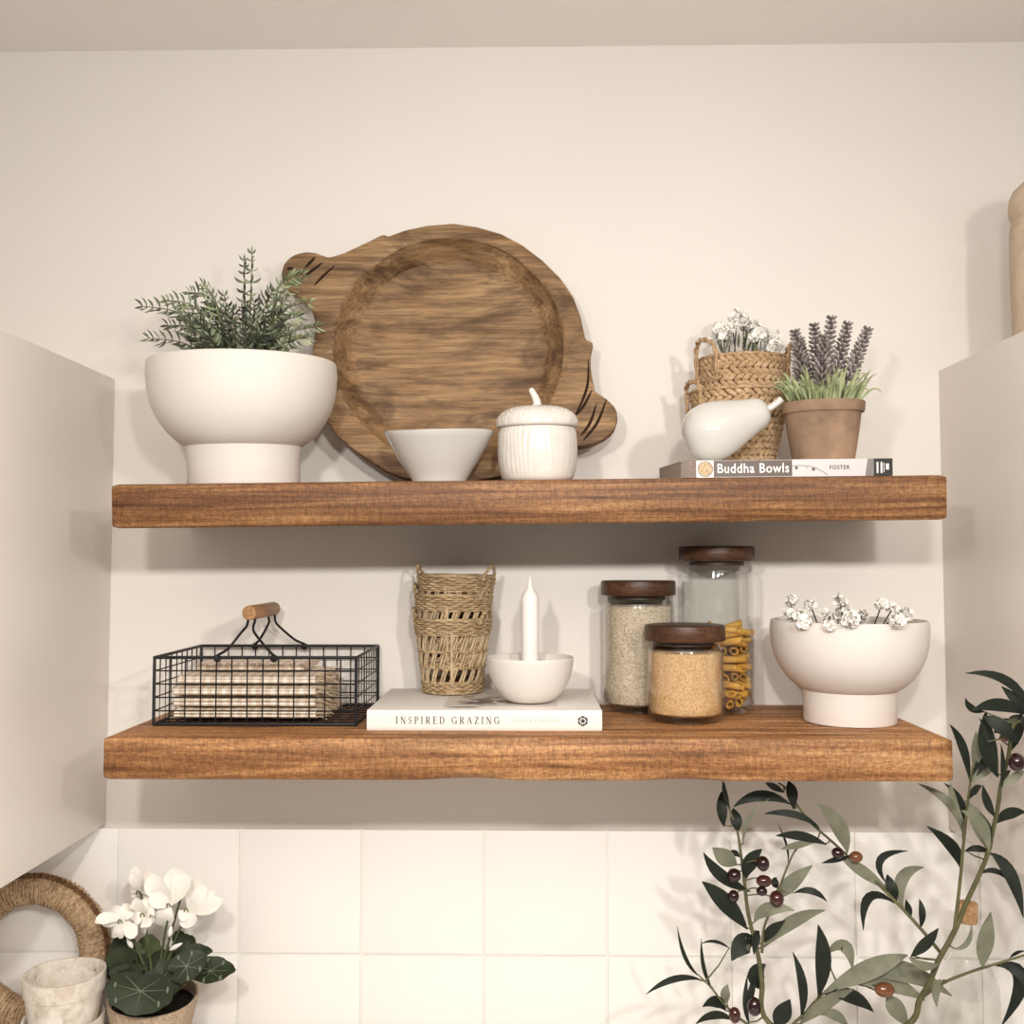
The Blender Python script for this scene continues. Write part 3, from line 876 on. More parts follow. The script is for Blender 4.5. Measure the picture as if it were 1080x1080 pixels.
def seagrass(cx, cy, z0, r0, r1, h, rows, label, hands):
    t = thing('seagrass_basket', label, 'basket', (cx, cy, z0), 'nested seagrass baskets', -UA)
    m = MB()
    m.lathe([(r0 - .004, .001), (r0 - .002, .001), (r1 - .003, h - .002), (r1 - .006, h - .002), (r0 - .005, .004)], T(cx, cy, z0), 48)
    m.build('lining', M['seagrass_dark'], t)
    m = MB()
    N = 34
    for k in range(rows):
        f0 = (k + .5) / rows
        zz = z0 + .0035 + f0 * (h - .0055)
        R = r0 + (r1 - r0) * f0 - .001
        hh = h / rows
        for j in range(N):
            a = 2 * PI * (j + .5 * (k // 2 % 2)) / N + rr(-.01, .01)
            c = Vector((cx + R * math.cos(a), cy + R * math.sin(a), zz + rr(-.0004, .0004)))
            tn = Vector((-math.sin(a), math.cos(a), 0)); nr = Vector((math.cos(a), math.sin(a), 0))
            sgn = 1 if k % 2 else -1
            d = (tn * 1.0 + Vector((0, 0, sgn * .72))).normalized()
            w = nr.cross(d)
            Mx = Matrix((d, w, nr)).transposed().to_4x4()
            m.ball(c, (PI * R / N * 1.7, hh * .43, .0024), 0, 8, 6, Mx)
    # rolled rim and base rings
    for (R, z) in ((r1 - .001, h), (r0 - .001, .0033)):
        m.tube([(cx + R * math.cos(2 * PI * i / 60), cy + R * math.sin(2 * PI * i / 60), z0 + z + .0006 * math.sin(i * 2.2)) for i in range(60)], .0023, 6, 0, closed=True)
    m.build('woven_wall', M['seagrass'], t)
    for (a, wd, up, out) in hands:
        m = MB()
        pts = []
        for s_ in (-1, 1): pass
        p0 = Vector((math.cos(a - wd) * (r1 + .002), math.sin(a - wd) * (r1 + .002), h - .03))
        p1 = Vector((math.cos(a - wd * .9) * (r1 + .004), math.sin(a - wd * .9) * (r1 + .004), h + up * .45))
        p2 = Vector((math.cos(a) * (r1 + out), math.sin(a) * (r1 + out), h + up))
        p3 = Vector((math.cos(a + wd * .9) * (r1 + .004), math.sin(a + wd * .9) * (r1 + .004), h + up * .45))
        p4 = Vector((math.cos(a + wd) * (r1 + .002), math.sin(a + wd) * (r1 + .002), h - .03))
        path = smooth_path([p + Vector((cx, cy, z0)) for p in (p0, p1, p2, p3, p4)], 9)
        for ph in (0, PI):
            tw = []
            for i, p in enumerate(path):
                tg = (path[min(i + 1, len(path) - 1)] - path[max(i - 1, 0)]).normalized()
                o = tg.cross(Vector((math.cos(a), math.sin(a), 0))).normalized(); q = tg.cross(o)
                tw.append(p + (o * math.cos(i * .75 + ph) + q * math.sin(i * .75 + ph)) * .0017)
            m.tube(tw, .0019, 6)
        m.build('handle', M['seagrass'], t)
    return t
by = -.092
bx = P(780, 440, by).x
seagrass(bx, by, ZB(bx, by), .043, .0625, .094, 11, 'outer braided seagrass basket standing on the paperback behind the pear', [(PI * 1.07, .36, .012, .004), (PI * .02, .3, .01, .004)])
bx2 = P(783, 400, by).x
seagrass(bx2, by, ZB(bx, by) + .062, .0505, .0545, .0745, 9, 'upper braided seagrass basket nested inside the other, holding white flowers', [(PI * 1.12, .42, .022, .006), (PI * 1.96, .3, .016, .006)])
flower_bunch('white_flower_bunch', 'bunch of small white flowers standing in the seagrass basket', (bx2, by, ZB(bx, by) + .067),
             sc(710, 320, 8.31, [(560, 128, 66), (440, 262, 56), (640, 190, 60), (705, 235, 58), (868, 300, 62), (900, 400, 74), (500, 320, 48), (770, 270, 60), (395, 235, 60), (520, 210, 52), (840, 390, 52), (350, 330, 50), (700, 300, 40), (610, 110, 40)], by),
             lambda c: Vector((bx2 + (c.x - bx2) * .55, by + rr(-.015, .015), ZB(bx, by) + .068)), -UA, .0008, 2)

def lavender():
    y = -.175
    x = P(867.5, 440, y).x
    zb = ZB(x, y)
    t = thing('lavender_pot', 'aged clay pot of faded lavender standing on the paperback', 'potted plant', (x, y, zb), None, -UA)
    def mod(r, z, a, k): return r + .0004 * noise.noise(Vector((math.cos(a) * 3, math.sin(a) * 3, z * 60))), z + .0006 * noise.noise(Vector((math.cos(a) * 2, math.sin(a) * 2, 4.))) * (z / .07)
    m = MB(); m.lathe([(.0325, 0), (.0352, .001), (.0365, .006), (.0418, .04), (.0440, .0575), (.0472, .058), (.0480, .0605), (.0484, .069), (.0478, .0705), (.045, .0706), (.0436, .068), (.042, .05), (.03, .045)], T(x, y, zb), 64, mod=mod)
    m.build('pot', M['clay'], t)
    m = MB(); m.lathe([(.001, .062), (.0425, .061), (.0425, .055)], T(x, y, zb), 32); m.build('soil', M['soil'], t)
    m = MB()
    top = zb + .062
    for i in range(130):
        a = rr(0, 2 * PI); r = .04 * math.sqrt(rr(.05, 1))
        b = Vector((x + r * math.cos(a), y + r * math.sin(a), top))
        out = Vector((math.cos(a), math.sin(a), 0)) * (r / .04)
        L = rr(.032, .058)
        sp = rr(.35, 1.25) * (r / .04) + .1
        d = (out * sp + Vector((rr(-.25, .25), rr(-.25, .25), 1))).normalized()
        tip = b + d * L + Vector((0, 0, -.012 * sp * rr(.3, 1.4)))
        mid = b + d * L * .55 + Vector((0, 0, .006))
        if tip.x < x - .05 and tip.y > y - .012: continue
        m.leaf(b, mid, tip, rr(.0022, .0036), facing=(rr(-.6, .6), -1, rr(0, .8)), mi=0, n=5, pk=.35)
    m.build('grass_foliage', M['grass'], t)
    tips = [(838, 352, -.17), (843, 362, -.14), (858, 346, -.16), (876, 338, -.175), (893, 345, -.16), (914, 350, -.175), (868, 356, -.2)]
    bots = [(846, 400), (848, 405), (862, 402), (869, 400), (880, 400), (893, 402), (866, 405)]
    for (u, v, yy), (ub, vb) in zip(tips, bots):
        tp = P(u, v, yy); bt = P(ub, vb, yy)
        root = Vector((x + (bt.x - x) * .6, y + (yy - y) * .5, top))
        path = smooth_path([root, bt, bt.lerp(tp, .5), tp], 6)
        m = MB(); m.tube(path, .0012, 5, 1)
        n = 13
        for i in range(n):
            q = i / (n - 1)
            p = bt.lerp(tp, -.02 + q)
            tg = (tp - bt).normalized()
            for j in range(6):
                aa = j * PI / 3 + i * .5
                o = Quaternion(tg, aa) @ tg.orthogonal().normalized()
                d = (o * .9 + tg * .62).normalized()
                L = .0088 * (1.12 - .5 * q)
                m.ball(p + d * L * .9, (.0017, .0017, L * .55), (0 if (i + j) % 3 else 1), 6, 5, basis(d))
        m.build('lavender_spike', [M['lavender'], M['lav_dark']], t)
lavender()

# ------------------------------------------------------------------ wire basket with napkins
WB = dict(y0=-.186, y1=-.018)
WB['x0'] = P(162.3, 740, WB['y0']).x; WB['x1'] = P(375.5, 740, WB['y0']).x
WB['z0'] = ZL(-.33); WB['z1'] = P(270, 693.5, WB['y0']).z
def wire_basket():
    x0, x1, y0, y1, z0, z1 = (WB[k] for k in ('x0', 'x1', 'y0', 'y1', 'z0', 'z1'))
    t = thing('wire_basket', 'black wire basket with a wooden grip on the left of the lower shelf', 'basket', ((x0 + x1) / 2, (y0 + y1) / 2, z0), None, -LA)
    R = .0020; r = .0009
    m = MB()
    def loop(z, rad):
        m.tube([(x0, y0, z), (x1, y0, z), (x1, y1, z), (x0, y1, z)], rad, 8, closed=False)
        m.tube([(x0, y1, z), (x0, y0, z)], rad, 8)
        for c in ((x0, y0), (x1, y0), (x1, y1), (x0, y1)): m.ball((c[0], c[1], z), rad, 0, 8, 6)
    loop(z1, R); loop(z0 + R, R)
    for c in ((x0, y0), (x1, y0), (x1, y1), (x0, y1)): m.tube([(c[0], c[1], z0 + R), (c[0], c[1], z1)], R, 8)
    m.build('frame', M['black_wire'], t)
    m = MB()
    nx, ny, nz = 13, 9, 5
    za = z0 + R
    for i in range(1, nx):
        x = x0 + (x1 - x0) * i / nx
        m.tube([(x, y1, z1), (x, y1, za), (x, y0, za), (x, y0, z1)], r, 5)
    for j in range(1, ny):
        y = y0 + (y1 - y0) * j / ny
        m.tube([(x0, y, z1), (x0, y, za), (x1, y, za), (x1, y, z1)], r, 5)
    for k in range(1, nz):
        z = za + (z1 - za) * k / nz
        m.tube([(x0, y0, z), (x1, y0, z), (x1, y1, z), (x0, y1, z), (x0, y0, z)], r, 5)
    m.build('mesh_grid', M['black_wire'], t)
    # grip and its two bent wire carriers
    ya, yb = -.152, -.034
    g0 = P(262.7, 646.5, ya)
    gx, gz = g0.x, g0.z
    m = MB()
    m.lathe([(.005, 0), (.0080, .0004), (.0090, .0018), (.0090, yb - ya - .0018), (.0080, yb - ya - .0004), (.005, yb - ya)], T(gx, ya, gz) @ Matrix.Rotation(-PI / 2, 4, 'X'), 28)
    m.build('grip', M['oakgrip'], t)
    for yy, yr, in ((ya + .012, y0), (yb - .012, y1)):
        m = MB()
        for sd in (-1, 1):
            foot = Vector((gx + sd * .0335 + (.0065 if yr == y0 else .004), yr, z1))
            s_ = sd * .0042
            pts = [Vector((gx + s_ * .2, yy, gz)), Vector((gx + s_, yy, gz - .009)), Vector((gx + s_ * 1.0, yy + (yr - yy) * .15, gz - .0165)), Vector((gx + s_ * 2.0, yy + (yr - yy) * .35, gz - .024)),
                   foot.lerp(Vector((gx, yy, gz - .02)), .3), foot + Vector((0, (.0015 if yr == y0 else -.0015) * -1, .002)), foot + Vector((0, (-.0025 if yr == y0 else .0025), -.003))]
            m.tube(smooth_path(pts, 6), .0016, 8)
            ring = [foot + Vector((.0034 * math.cos(a), (-.0008 if yr == y0 else .0008), -.001 +   .0034 * math.sin(a))) for a in [2 * PI * i / 16 for i in range(16)]]
            m.tube(ring, .0014, 6, closed=True)
        m.build('handle_wire', M['black_wire'], t)
    return t
wire_basket()
def napkins():
    z = WB['z0'] + .0045
    lab = ['checked linen napkin at the bottom of the stack in the wire basket', 'checked linen napkin second from the bottom in the wire basket',
           'checked linen napkin in the middle of the stack in the wire basket', 'checked linen napkin second from the top in the wire basket',
           'crumpled linen napkin with a raised fringe on top of the stack']
    for i in range(5):
        th = .0128 if i < 4 else .0115
        xa = P((190, 188, 187, 193, 206)[i], 740, -.15).x; xb = P((337, 335, 336, 335, 318)[i], 740, -.15).x
        ya = -.172 + (0, .004, .002, .003, .028)[i]; yb = -.05
        b = Vector(((xa + xb) / 2, (ya + yb) / 2, z))
        m = MB()
        NX, NC = 26, 28
        vs = []; fs = []
        for a in range(NX + 1):
            x = xa + (xb - xa) * a / NX
            for c in range(NC):
                q = 2 * PI * c / NC
                cs, sn = math.cos(q), math.sin(q)
                yy = math.copysign(abs(cs) ** .35, cs); zz = math.copysign(abs(sn) ** .75, sn)
                # pinch showing two folded layers on the front edge
                pinch = 1 - .12 * math.exp(-((zz) / .18) ** 2) * (abs(yy) > .85)
                nz = noise.noise(Vector((x * 22, yy * 1.5, i * 7.1))) * .0010
                y = (ya + yb) / 2 + (yb - ya) / 2 * yy * (1 - .06 * (1 - pinch)) + noise.noise(Vector((x * 30, zz, i * 3.3))) * .0015 - (1 - pinch) * .02 * (1 if yy > 0 else -1)
                vs.append(Vector((x, y, z + th / 2 + th / 2 * zz * .96 + (nz if zz > 0 else max(nz, 0)))))
        for a in range(NX):
            for c in range(NC):
                c2 = (c + 1) % NC
                fs.append((a * NC + c, a * NC + c2, (a + 1) * NC + c2, (a + 1) * NC + c))
        fs.append(tuple(range(NC))); fs.append(tuple(reversed(range(NX * NC, (NX + 1) * NC))))
        m.add(vs, fs)
        t = thing('linen_napkin', lab[i], 'napkin', b, 'folded napkins in the wire basket')
        m.build('folded_cloth', M['linen'], t)
        for side in ((1, -1) if i < 4 else (0,)):
            m = MB()
            for k in range(70 if side >= 0 else 36):
                if side == 1: p = Vector((xb - .001, ya + .004 + (yb - ya - .008) * (k + rr(0, 1)) / 70, z + th * rr(.15, .9))); d = Vector((rr(.008, .016), rr(-.004, .002), rr(-.004, .002)))
                elif side == -1: p = Vector((xa + .001, ya + .004 + (yb - ya - .008) * (k + rr(0, 1)) / 36, z + th * rr(.15, .9))); d = Vector((-rr(.004, .009), rr(-.003, .003), rr(-.004, 0)))
                else: p = Vector((rr(xa, xb), ya + .001, z + th * rr(.5, .95))); d = Vector((rr(-.004, .004), -rr(.004, .01), rr(-.004, .004)))
                m.tube([p, p + d * .5 + Vector((0, 0, .001)), p + d], [.0006, .0005, .0003], 4)
            m.build('fringe', M['fringe'], t)
        z += th + .0007
napkins()

# ------------------------------------------------------------------ white hardback
HY0 = -.216
HX0 = P(386.9, 760, HY0).x; HX1 = P(635, 760, HY0).x
HZ = ZL((HX0 + HX1) / 2)
HT = P(510, 749.7, HY0).z - P(510, 771.4, HY0).z
def hardback():
    D = .198; z0 = HZ
    t = thing('hardback_book', 'white cloth hardback book lying flat under the wicker cups and candle bowl', 'book', ((HX0 + HX1) / 2, HY0 + D / 2, z0), None, -LA)
    m = MB()
    bt = .0028
    m.box((HX0, HY0 + .004, z0), (HX1, HY0 + D, z0 + bt), bev=.0008); m.box((HX0, HY0 + .004, z0 + HT - bt), (HX1, HY0 + D, z0 + HT), bev=.0008)
    # gently rounded spine
    n = 10; vs = []
    for x in (HX0, HX1):
        for k in range(n + 1):
            q = -1 + 2 * k / n
            vs.append((x, HY0 + .0035 * (1 - math.sqrt(max(0, 1 - (q * .95) ** 4))) , z0 + HT / 2 + HT / 2 * q))
        for k in range(n + 1):
            q = 1 - 2 * k / n
            vs.append((x, HY0 + .006, z0 + HT / 2 + HT / 2 * q))
    w = 2 * (n + 1)
    fs = [(k, (k + 1) % w, w + (k + 1) % w, w + k) for k in range(w)] + [tuple(reversed(range(w))), tuple(range(w, 2 * w))]
    m.add(vs, fs)
    m.build('cover', M['linen_cover'], t)
    m = MB(); m.box((HX0 + .004, HY0 + .0062, z0 + bt + .0001), (HX1 - .004, HY0 + D - .004, z0 + HT - bt - .0001)); m.build('pages', M['pages'], t, smooth=False)
    L = HX1 - HX0
    def X(a): return HX0 + (a - 65) / 957 * L
    def Zh(b): return z0 + HT * (775 - b) / 82
    serif_text('title_lettering', 'INSPIRED GRAZING', X(606) - X(183), Zh(718) - Zh(747), M['ink_grey'], t, (X(183), HY0, Zh(747)))
    lettering('author_lettering', 'LAURA BILLINGTON', X(846) - X(655), Zh(727) - Zh(740), M['ink_pale'], t, (X(655), HY0, Zh(740)), (1, 0, 0), (0, 0, 1), 1.6)
    # round black emblem with pale hexagonal tracery
    m = MB()
    c = Vector((X(944), HY0 - .0003, Zh(735))); r = (X(965) - X(924)) / 2
    n = 32
    m.add([c + Vector((math.cos(2 * PI * i / n), 0, math.sin(2 * PI * i / n))) * r for i in range(n)], [tuple(range(n))], 0)
    for i in range(6):
        a = i * PI / 3 + PI / 6
        for a2, r1, r2 in ((a, .28, .62), (a + PI / 6, .75, 1.0)):
            p = c + Vector((math.cos(a2), 0, math.sin(a2))) * r * r1; q = c + Vector((math.cos(a2), 0, math.sin(a2))) * r * r2
            m.tube([p + Vector((0, -.0001, 0)), q + Vector((0, -.0001, 0))], r * .07, 4, 1)
        p = c + Vector((math.cos(a), -.0, math.sin(a))) * r * .62; q = c + Vector((math.cos(a + PI / 3), 0, math.sin(a + PI / 3))) * r * .62
        m.tube([p + Vector((0, -.0001, 0)), q + Vector((0, -.0001, 0))], r * .07, 4, 1)
    m.build('emblem', [M['ink_black'], M['white_ink']], t, smooth=False)
    # photograph printed on the cover
    m = MB()
    zt = z0 + HT + .00015
    def Q(u, v):
        d = CAM_R.to_3x3() @ Vector(((u - 540) / F_PX, -(v - 540) / F_PX, -1))
        p = CAM_L + d * ((zt - EYE) / d.z)
        return Vector((p.x, p.y, zt))
    def blob(cx, cy, rx, ry, mi, dz=0):
        n = 22
        m.add([Vector((cx + rx * math.cos(2 * PI * i / n) * (1 + .18 * math.sin(i * 2.3)), cy + ry * math.sin(2 * PI * i / n) * (1 + .15 * math.cos(i * 1.7)), zt + dz)) for i in range(n)], [tuple(range(n))], mi)
    cxm = (HX0 + HX1) / 2
    m.add([(HX0 + .085, HY0 + .03, zt), (HX1 - .05, HY0 + .03, zt), (HX1 - .05, HY0 + D - .03, zt), (HX0 + .085, HY0 + D - .03, zt)], [(0, 1, 2, 3)], 2)
    for i in range(16):
        blob(rr(HX0 + .1, HX1 - .07), rr(HY0 + .04, HY0 + D - .04), rr(.006, .016), rr(.006, .016), i % 2, .00005 + i * .00001)
    a = Q(477, 746.5); blob(a.x + .012, a.y + .003, .02, .003, 0, .0004)
    a = Q(497, 742); blob(a.x, a.y, .012, .006, 0, .00035)
    a = Q(520, 736); blob(a.x, a.y, .012, .008, 1, .0003)
    a = Q(507, 738); blob(a.x, a.y, .016, .006, 0, .0002)
    m.build('cover_photo', [M['photo_dark'], M['photo_tan'], M['photo_light']], t, smooth=False)
hardback()
HTOP = HZ + HT + .0016

# ------------------------------------------------------------------ wicker cups
def wicker(cx, cy, z0, label, tilt=0):
    t = thing('wicker_cup', label, 'basket', (cx, cy, z0), 'stacked wicker cups', -LA + tilt, rr(-.05, .05))
    h = .0940; r0, r1 = .0368, .0486
    def R(z): return r0 + (r1 - r0) * (z / h)
    m = MB()
    n = 20; seg = 120
    def rnd(z, ph, rad=.0018, amp=.0017):
        m.tube([(cx + (R(z) + amp * math.cos(n * a + ph)) * math.cos(a), cy + (R(z) + amp * math.cos(n * a + ph)) * math.sin(a), z0 + z + .0003 * math.sin(7 * a + ph)) for a in [2 * PI * i / seg for i in range(seg)]], rad, 6, closed=True)
    k = 0
    z = .0024
    while z < .0150: rnd(z, k * PI); z += .0029; k += 1
    for zc in (.0330, .0535):
        rnd(zc - .001, k * PI, .0013); rnd(zc + .001, (k + 1) * PI, .0013)
    z = h - .0190
    while z < h - .001: rnd(z, k * PI); z += .0029; k += 1
    rnd(h, 0, .0024, .0004); rnd(.0012, 0, .0018, .0004)
    m.build('woven_bands', M['wicker'], t)
    m = MB()
    ns = 20
    segs = [(.014, .0325), (.0335, .0530), (.0540, h - .018)]
    for (za, zb) in segs:
        for j in range(ns):
            a = 2 * PI * j / ns; a2 = a + 2 * PI / ns * .85
            for (s_, e_, rad) in ((a, a + .17, .00155), (a + .10, a + .25, .0013)):
                m.tube([(cx + R(za) * math.cos(s_), cy + R(za) * math.sin(s_), z0 + za), (cx + (R((za + zb) / 2) + .0008) * math.cos((s_ + e_) / 2), cy + (R((za + zb) / 2) + .0008) * math.sin((s_ + e_) / 2), z0 + (za + zb) / 2), (cx + R(zb) * math.cos(e_), cy + R(zb) * math.sin(e_), z0 + zb)], rad, 6)
    a = -PI / 2 + rr(-.4, .1)
    m.tube([(cx + R(z) * math.cos(a), cy + R(z) * math.sin(a) - .001, z0 + z) for z in (.012, .04, .06, h - .012)], .0022, 6)
    m.build('lattice', M['stake'], t)
    m = MB()
    m.lathe([(.002, .0012), (r0 * .6, .0012), (r0, .0014), (r0, .003), (r0 * .5, .003), (.002, .003)], T(cx, cy, z0), 40); m.build('base', M['wicker'], t)
    for a in (PI * .98, -.35):
        m = MB()
        w = .42
        pts = [Vector(((r1) * math.cos(a + q * w), (r1) * math.sin(a + q * w), h + zz)) + Vector((math.cos(a), math.sin(a), 0)) * oo for q, zz, oo in ((-1, -.010, .0015), (-.75, .003, .002), (-.25, .0125, .003), (.25, .0125, .003), (.75, .003, .002), (1, -.010, .0015))]
        path = smooth_path([p + Vector((cx, cy, z0)) for p in pts], 7)
        for ph in (0, PI):
            m.tube([p + Vector((math.cos(a), math.sin(a), 0)) * .0011 * math.cos(i * .8 + ph) + Vector((0, 0, .0011 * math.sin(i * .8 + ph))) for i, p in enumerate(path)], .0014, 6)
        m.build('handle', M['wicker'], t)
    return t
wy = -.0565
wx = P(477.5, 700, wy).x
wicker(wx, wy, HTOP, 'lowest wicker cup of the nested stack, standing on the white hardback')
wicker(wx + .001, wy, HTOP + .0312, 'middle wicker cup of the nested stack on the white hardback')
wicker(wx + .0025, wy, HTOP + .0560, 'topmost wicker cup of the nested stack on the white hardback', .02)

# ------------------------------------------------------------------ candle bowl and candle
def candle():
    y = -.148
    x = P(559.2, 715, y).x
    t = thing('candle_bowl', 'small round white bowl holding a candle on the white hardback', 'candle holder', (x, y, HTOP), None, -LA)
    m = MB()
    prof = [(.024, 0), (.0265, .0006), (.0300, .003), (.0375, .0095), (.0440, .0185), (.0488, .0295), (.0515, .041), (.0525, .0495), (.0526, .0522), (.0516, .0534), (.0500, .0525), (.0490, .045), (.0450, .029), (.036, .014), (.022, .0075), (.002, .007)]
    m.lathe(prof, T(x, y, HTOP), 80); m.build('bowl_body', M['matte_white'], t)
    m = MB()
    m.lathe([(.0155, .0072), (.0150, .012), (.0145, .0475), (.0138, .0495), (.0122, .0495), (.0118, .047), (.0118, .012)], T(x, y, HTOP), 40, cap0=False, cap1=False, closed=True); m.build('candle_socket', M['matte_white'], t)
    c = thing('candle', 'white dinner candle standing upright in the small round bowl', 'candle', (x, y, HTOP + .0075), None, -LA)
    m = MB()
    z = .013
    m.lathe([(.0100, z), (.0107, z + .002), (.0107, .124), (.0103, .1265), (.0085, .1300), (.0058, .134), (.0038, .1375), (.0028, .1415), (.0022, .1465), (.0012, .149)], T(x, y, HTOP), 40)
    m.build('wax', M['wax'], c)
    m = MB(); m.tube([(x, y, HTOP + .147), (x + .0003, y, HTOP + .1515)], .0007, 6); m.build('wick', M['wax'], c)
    m = MB(); m.lathe([(.0100, .0075), (.0100, .0125), (.002, .0127)], T(x, y, HTOP), 24); m.build('candle_foot', M['wax'], c)
candle()

# ------------------------------------------------------------------ storage jars
def jar(u, y, h, r, vv, label):
    x = P(u, vv, y).x
    z0 = ZL(x)
    t = thing('storage_jar', label, 'jar', (x, y, z0), 'glass jars with wooden lids', -LA)
    lt = .0195
    hb = h - lt
    m = MB()
    R = r * .955
    prof = [(R * .80, .0005), (R * .80, .0035), (R * .84, .005), (R * .93, .0062), (R * .985, .010), (R, .016), (R, hb - .015), (R * .99, hb - .010), (R * .94, hb - .0055), (R * .88, hb - .003), (R * .87, hb - .0003)]
    m.lathe(prof, T(x, y, z0), 72, cap1=False); g = m.build('glass_body', M['glass'], t)
    m = MB()
    q = R - .0014
    m.lathe([(q * .9, .0085), (q * .97, .0105), (q, .017), (q, hb - .016), (q * .97, hb - .010)], T(x, y, z0), 72, cap1=False); m.build('inner_glass', M['glass'], g)
    m = MB()
    m.lathe([(r * .9, hb), (r * .985, hb + .0006), (r, hb + .002), (r, h - .003), (r * .988, h - .0008), (r * .95, h), (r * .3, h), (.001, h)], T(x, y, z0), 72); lid = m.build('lid', M['walnut'], t)
    m = MB(); m.lathe([(r * .70, hb - .0055), (r * .725, hb - .005), (r * .725, hb - .0002), (r * .5, hb - .0002)], T(x, y, z0), 48); m.build('lid_plug', M['seal'], lid)
    return x, z0, q, hb
def filling(name, x, y, z0, q, ztop, mat, label, cat):
    m = MB()
    def mod(r, z, a, k):
        return r + .0005 * noise.noise(Vector((math.cos(a) * 60, math.sin(a) * 60, z * 900))), z + (.0014 * noise.noise(Vector((r * math.cos(a) * 90, r * math.sin(a) * 90, 2.))) if k > 5 else 0)
    q -= .0006
    n = 30
    prof = [(q * .5, .0094), (q * .88, .0098), (q * .955, .0120), (q * .985, .018)] + [(q * .99, .02 + (ztop - .022) * i / n) for i in range(n + 1)] + [(q * .95, ztop), (q * .7, ztop + .0008), (q * .4, ztop + .001), (q * .1, ztop + .0012)]
    m.lathe(prof, T(x, y, z0), 120, mod=mod)
    o = m.build(name, mat, None, loc=(x, y, z0))
    tag(o, label, cat, None, 'stuff')
jx, jz, jq, jh = jar(673.5, -.0525, .1685, .0487, 680, 'tall glass jar of pale grain with dark wooden lid, left of the three jars')
filling('pale_grain', jx, -.0525, jz, jq, jh - .013, M['oats'], 'pale beige grain filling the left tall glass jar', 'grain')
jx, jz, jq, jh = jar(722.7, -.1395, .1165, .0487, 715, 'short glass jar of golden grain with wooden lid, front of the three jars')
filling('golden_grain', jx, -.1395, jz, jq, jh - .0135, M['couscous'], 'fine golden grain filling the short front jar', 'grain')
jx, jz, jq, jh = jar(756.5, -.058, .2130, .0487, 660, 'tallest glass jar with dark wooden lid, half full of pasta tubes')
def pasta(cx, cy, z0, q):
    me0 = None
    L, r = .036, .0046
    m = MB()
    seg = 14
    vs = []; fs = []
    for rad in (r, r * .72):
        for z, sh in ((-L / 2, 0), (L / 2, 0)):
            for j in range(seg):
                a = 2 * PI * j / seg
                k = 1 + (.05 * (j % 2) if rad == r else 0)
                vs.append(Vector((rad * k * math.cos(a), rad * k * math.sin(a), z + rad * math.cos(a) * .9)))
    for j in range(seg):
        j2 = (j + 1) % seg
        a0, a1, b0, b1 = 0, seg, 2 * seg, 3 * seg
        fs += [(a0 + j, a0 + j2, a1 + j2, a1 + j), (b0 + j2, b0 + j, b1 + j, b1 + j2), (a0 + j2, a0 + j, b0 + j, b0 + j2), (a1 + j, a1 + j2, b1 + j2, b1 + j)]
    m.add(vs, fs)
    proto = m.build('penne_tube', M['penne'])
    tag(proto, 'yellow pasta tube inside the tallest glass jar', 'pasta', 'pasta tubes in the tallest jar')
    random.seed(21)
    first = True
    z = .0155
    # layers of tubes lying side by side, each layer turned against the last
    ang = .3
    lay = 0
    while z < .102:
        ang += 1.05 + rr(-.2, .2)
        d = Vector((math.cos(ang), math.sin(ang), 0)); s = Vector((-math.sin(ang), math.cos(ang), 0))
        n = 6
        for i in range(n):
            off = (i - (n - 1) / 2) * .0118
            half = math.sqrt(max(0, (q - .0035) ** 2 - off ** 2))
            slots = [0] if half < .037 else [-1, 1]
            if half < .019: continue
            for sl in slots:
                c = Vector((cx, cy, z0 + z)) + s * off + d * (sl * min(.0205, half - .019) if len(slots) > 1 else rr(-.003, .003))
                tl = rr(-.22, .22)
                dd = (Quaternion((0, 0, 1), rr(-.3, .3)) @ d + Vector((0, 0, tl))).normalized()
                o = proto if first else proto.copy()
                if not first: COL.objects.link(o)
                first = False
                o.matrix_world = T(*c) @ basis(dd) @ Matrix.Rotation(rr(0, 6), 4, 'Z')
        z += .0107; lay += 1
    for k, (dx, dy, zz, dr) in enumerate(((.012, -.012, .1085, (1, .2, .32)), (-.012, .006, .1075, (.4, 1, .15)), (.004, -.03, .107, (1, -.1, -.05)))):
        o = proto.copy(); COL.objects.link(o)
        o.matrix_world = T(cx + dx, cy + dy, z0 + zz) @ basis(Vector(dr).normalized())
pasta(jx, -.058, jz, jq)

# ------------------------------------------------------------------ rope wreath, pots, cyclamen on the counter
def wreath():
    yc = -.034
    c0 = P(36, 1008, yc)
    tr = .0205
    Rm = .0815
    c = Vector((c0.x, yc, COUNTER_Z + E + Rm + tr + .0036))
    t = thing('rope_wreath', 'seagrass cord wreath with a braided edge leaning behind the white pots', 'wreath', (c.x, yc, COUNTER_Z + E))
    m = MB()
    def at(a, b, r): 
        rd = Vector((math.cos(a), 0, math.sin(a)))
        return c + rd * (Rm + r * math.cos(b)) + Vector((0, r * math.sin(b), 0))
    # core and wound cord
    m.tube([at(2 * PI * i / 90, 0, 0) for i in range(90)], tr - .0022, 14, closed=True)
    turns = 118; n = turns * 14
    m.tube([at(2 * PI * i / n + .02 * math.sin(i * .37), 2 * PI * i * turns / n, tr - .0016 + .0006 * math.sin(i * 1.3)) for i in range(n)], .00175, 5, closed=True)
    m.build('wound_cord', M['rope'], t)
    m = MB()
    n = 500
    for ph in (0, 2 * PI / 3, 4 * PI / 3):
        m.tube([at(2 * PI * i / n, -.35 + .11 * math.sin(26 * 2 * PI * i / n + ph), tr + .0006 + .0016 * math.cos(52 * 2 * PI * i / n + 2 * ph)) for i in range(n)], .0019, 5, closed=True)
    m.build('braided_edge', M['braid'], t)
wreath()
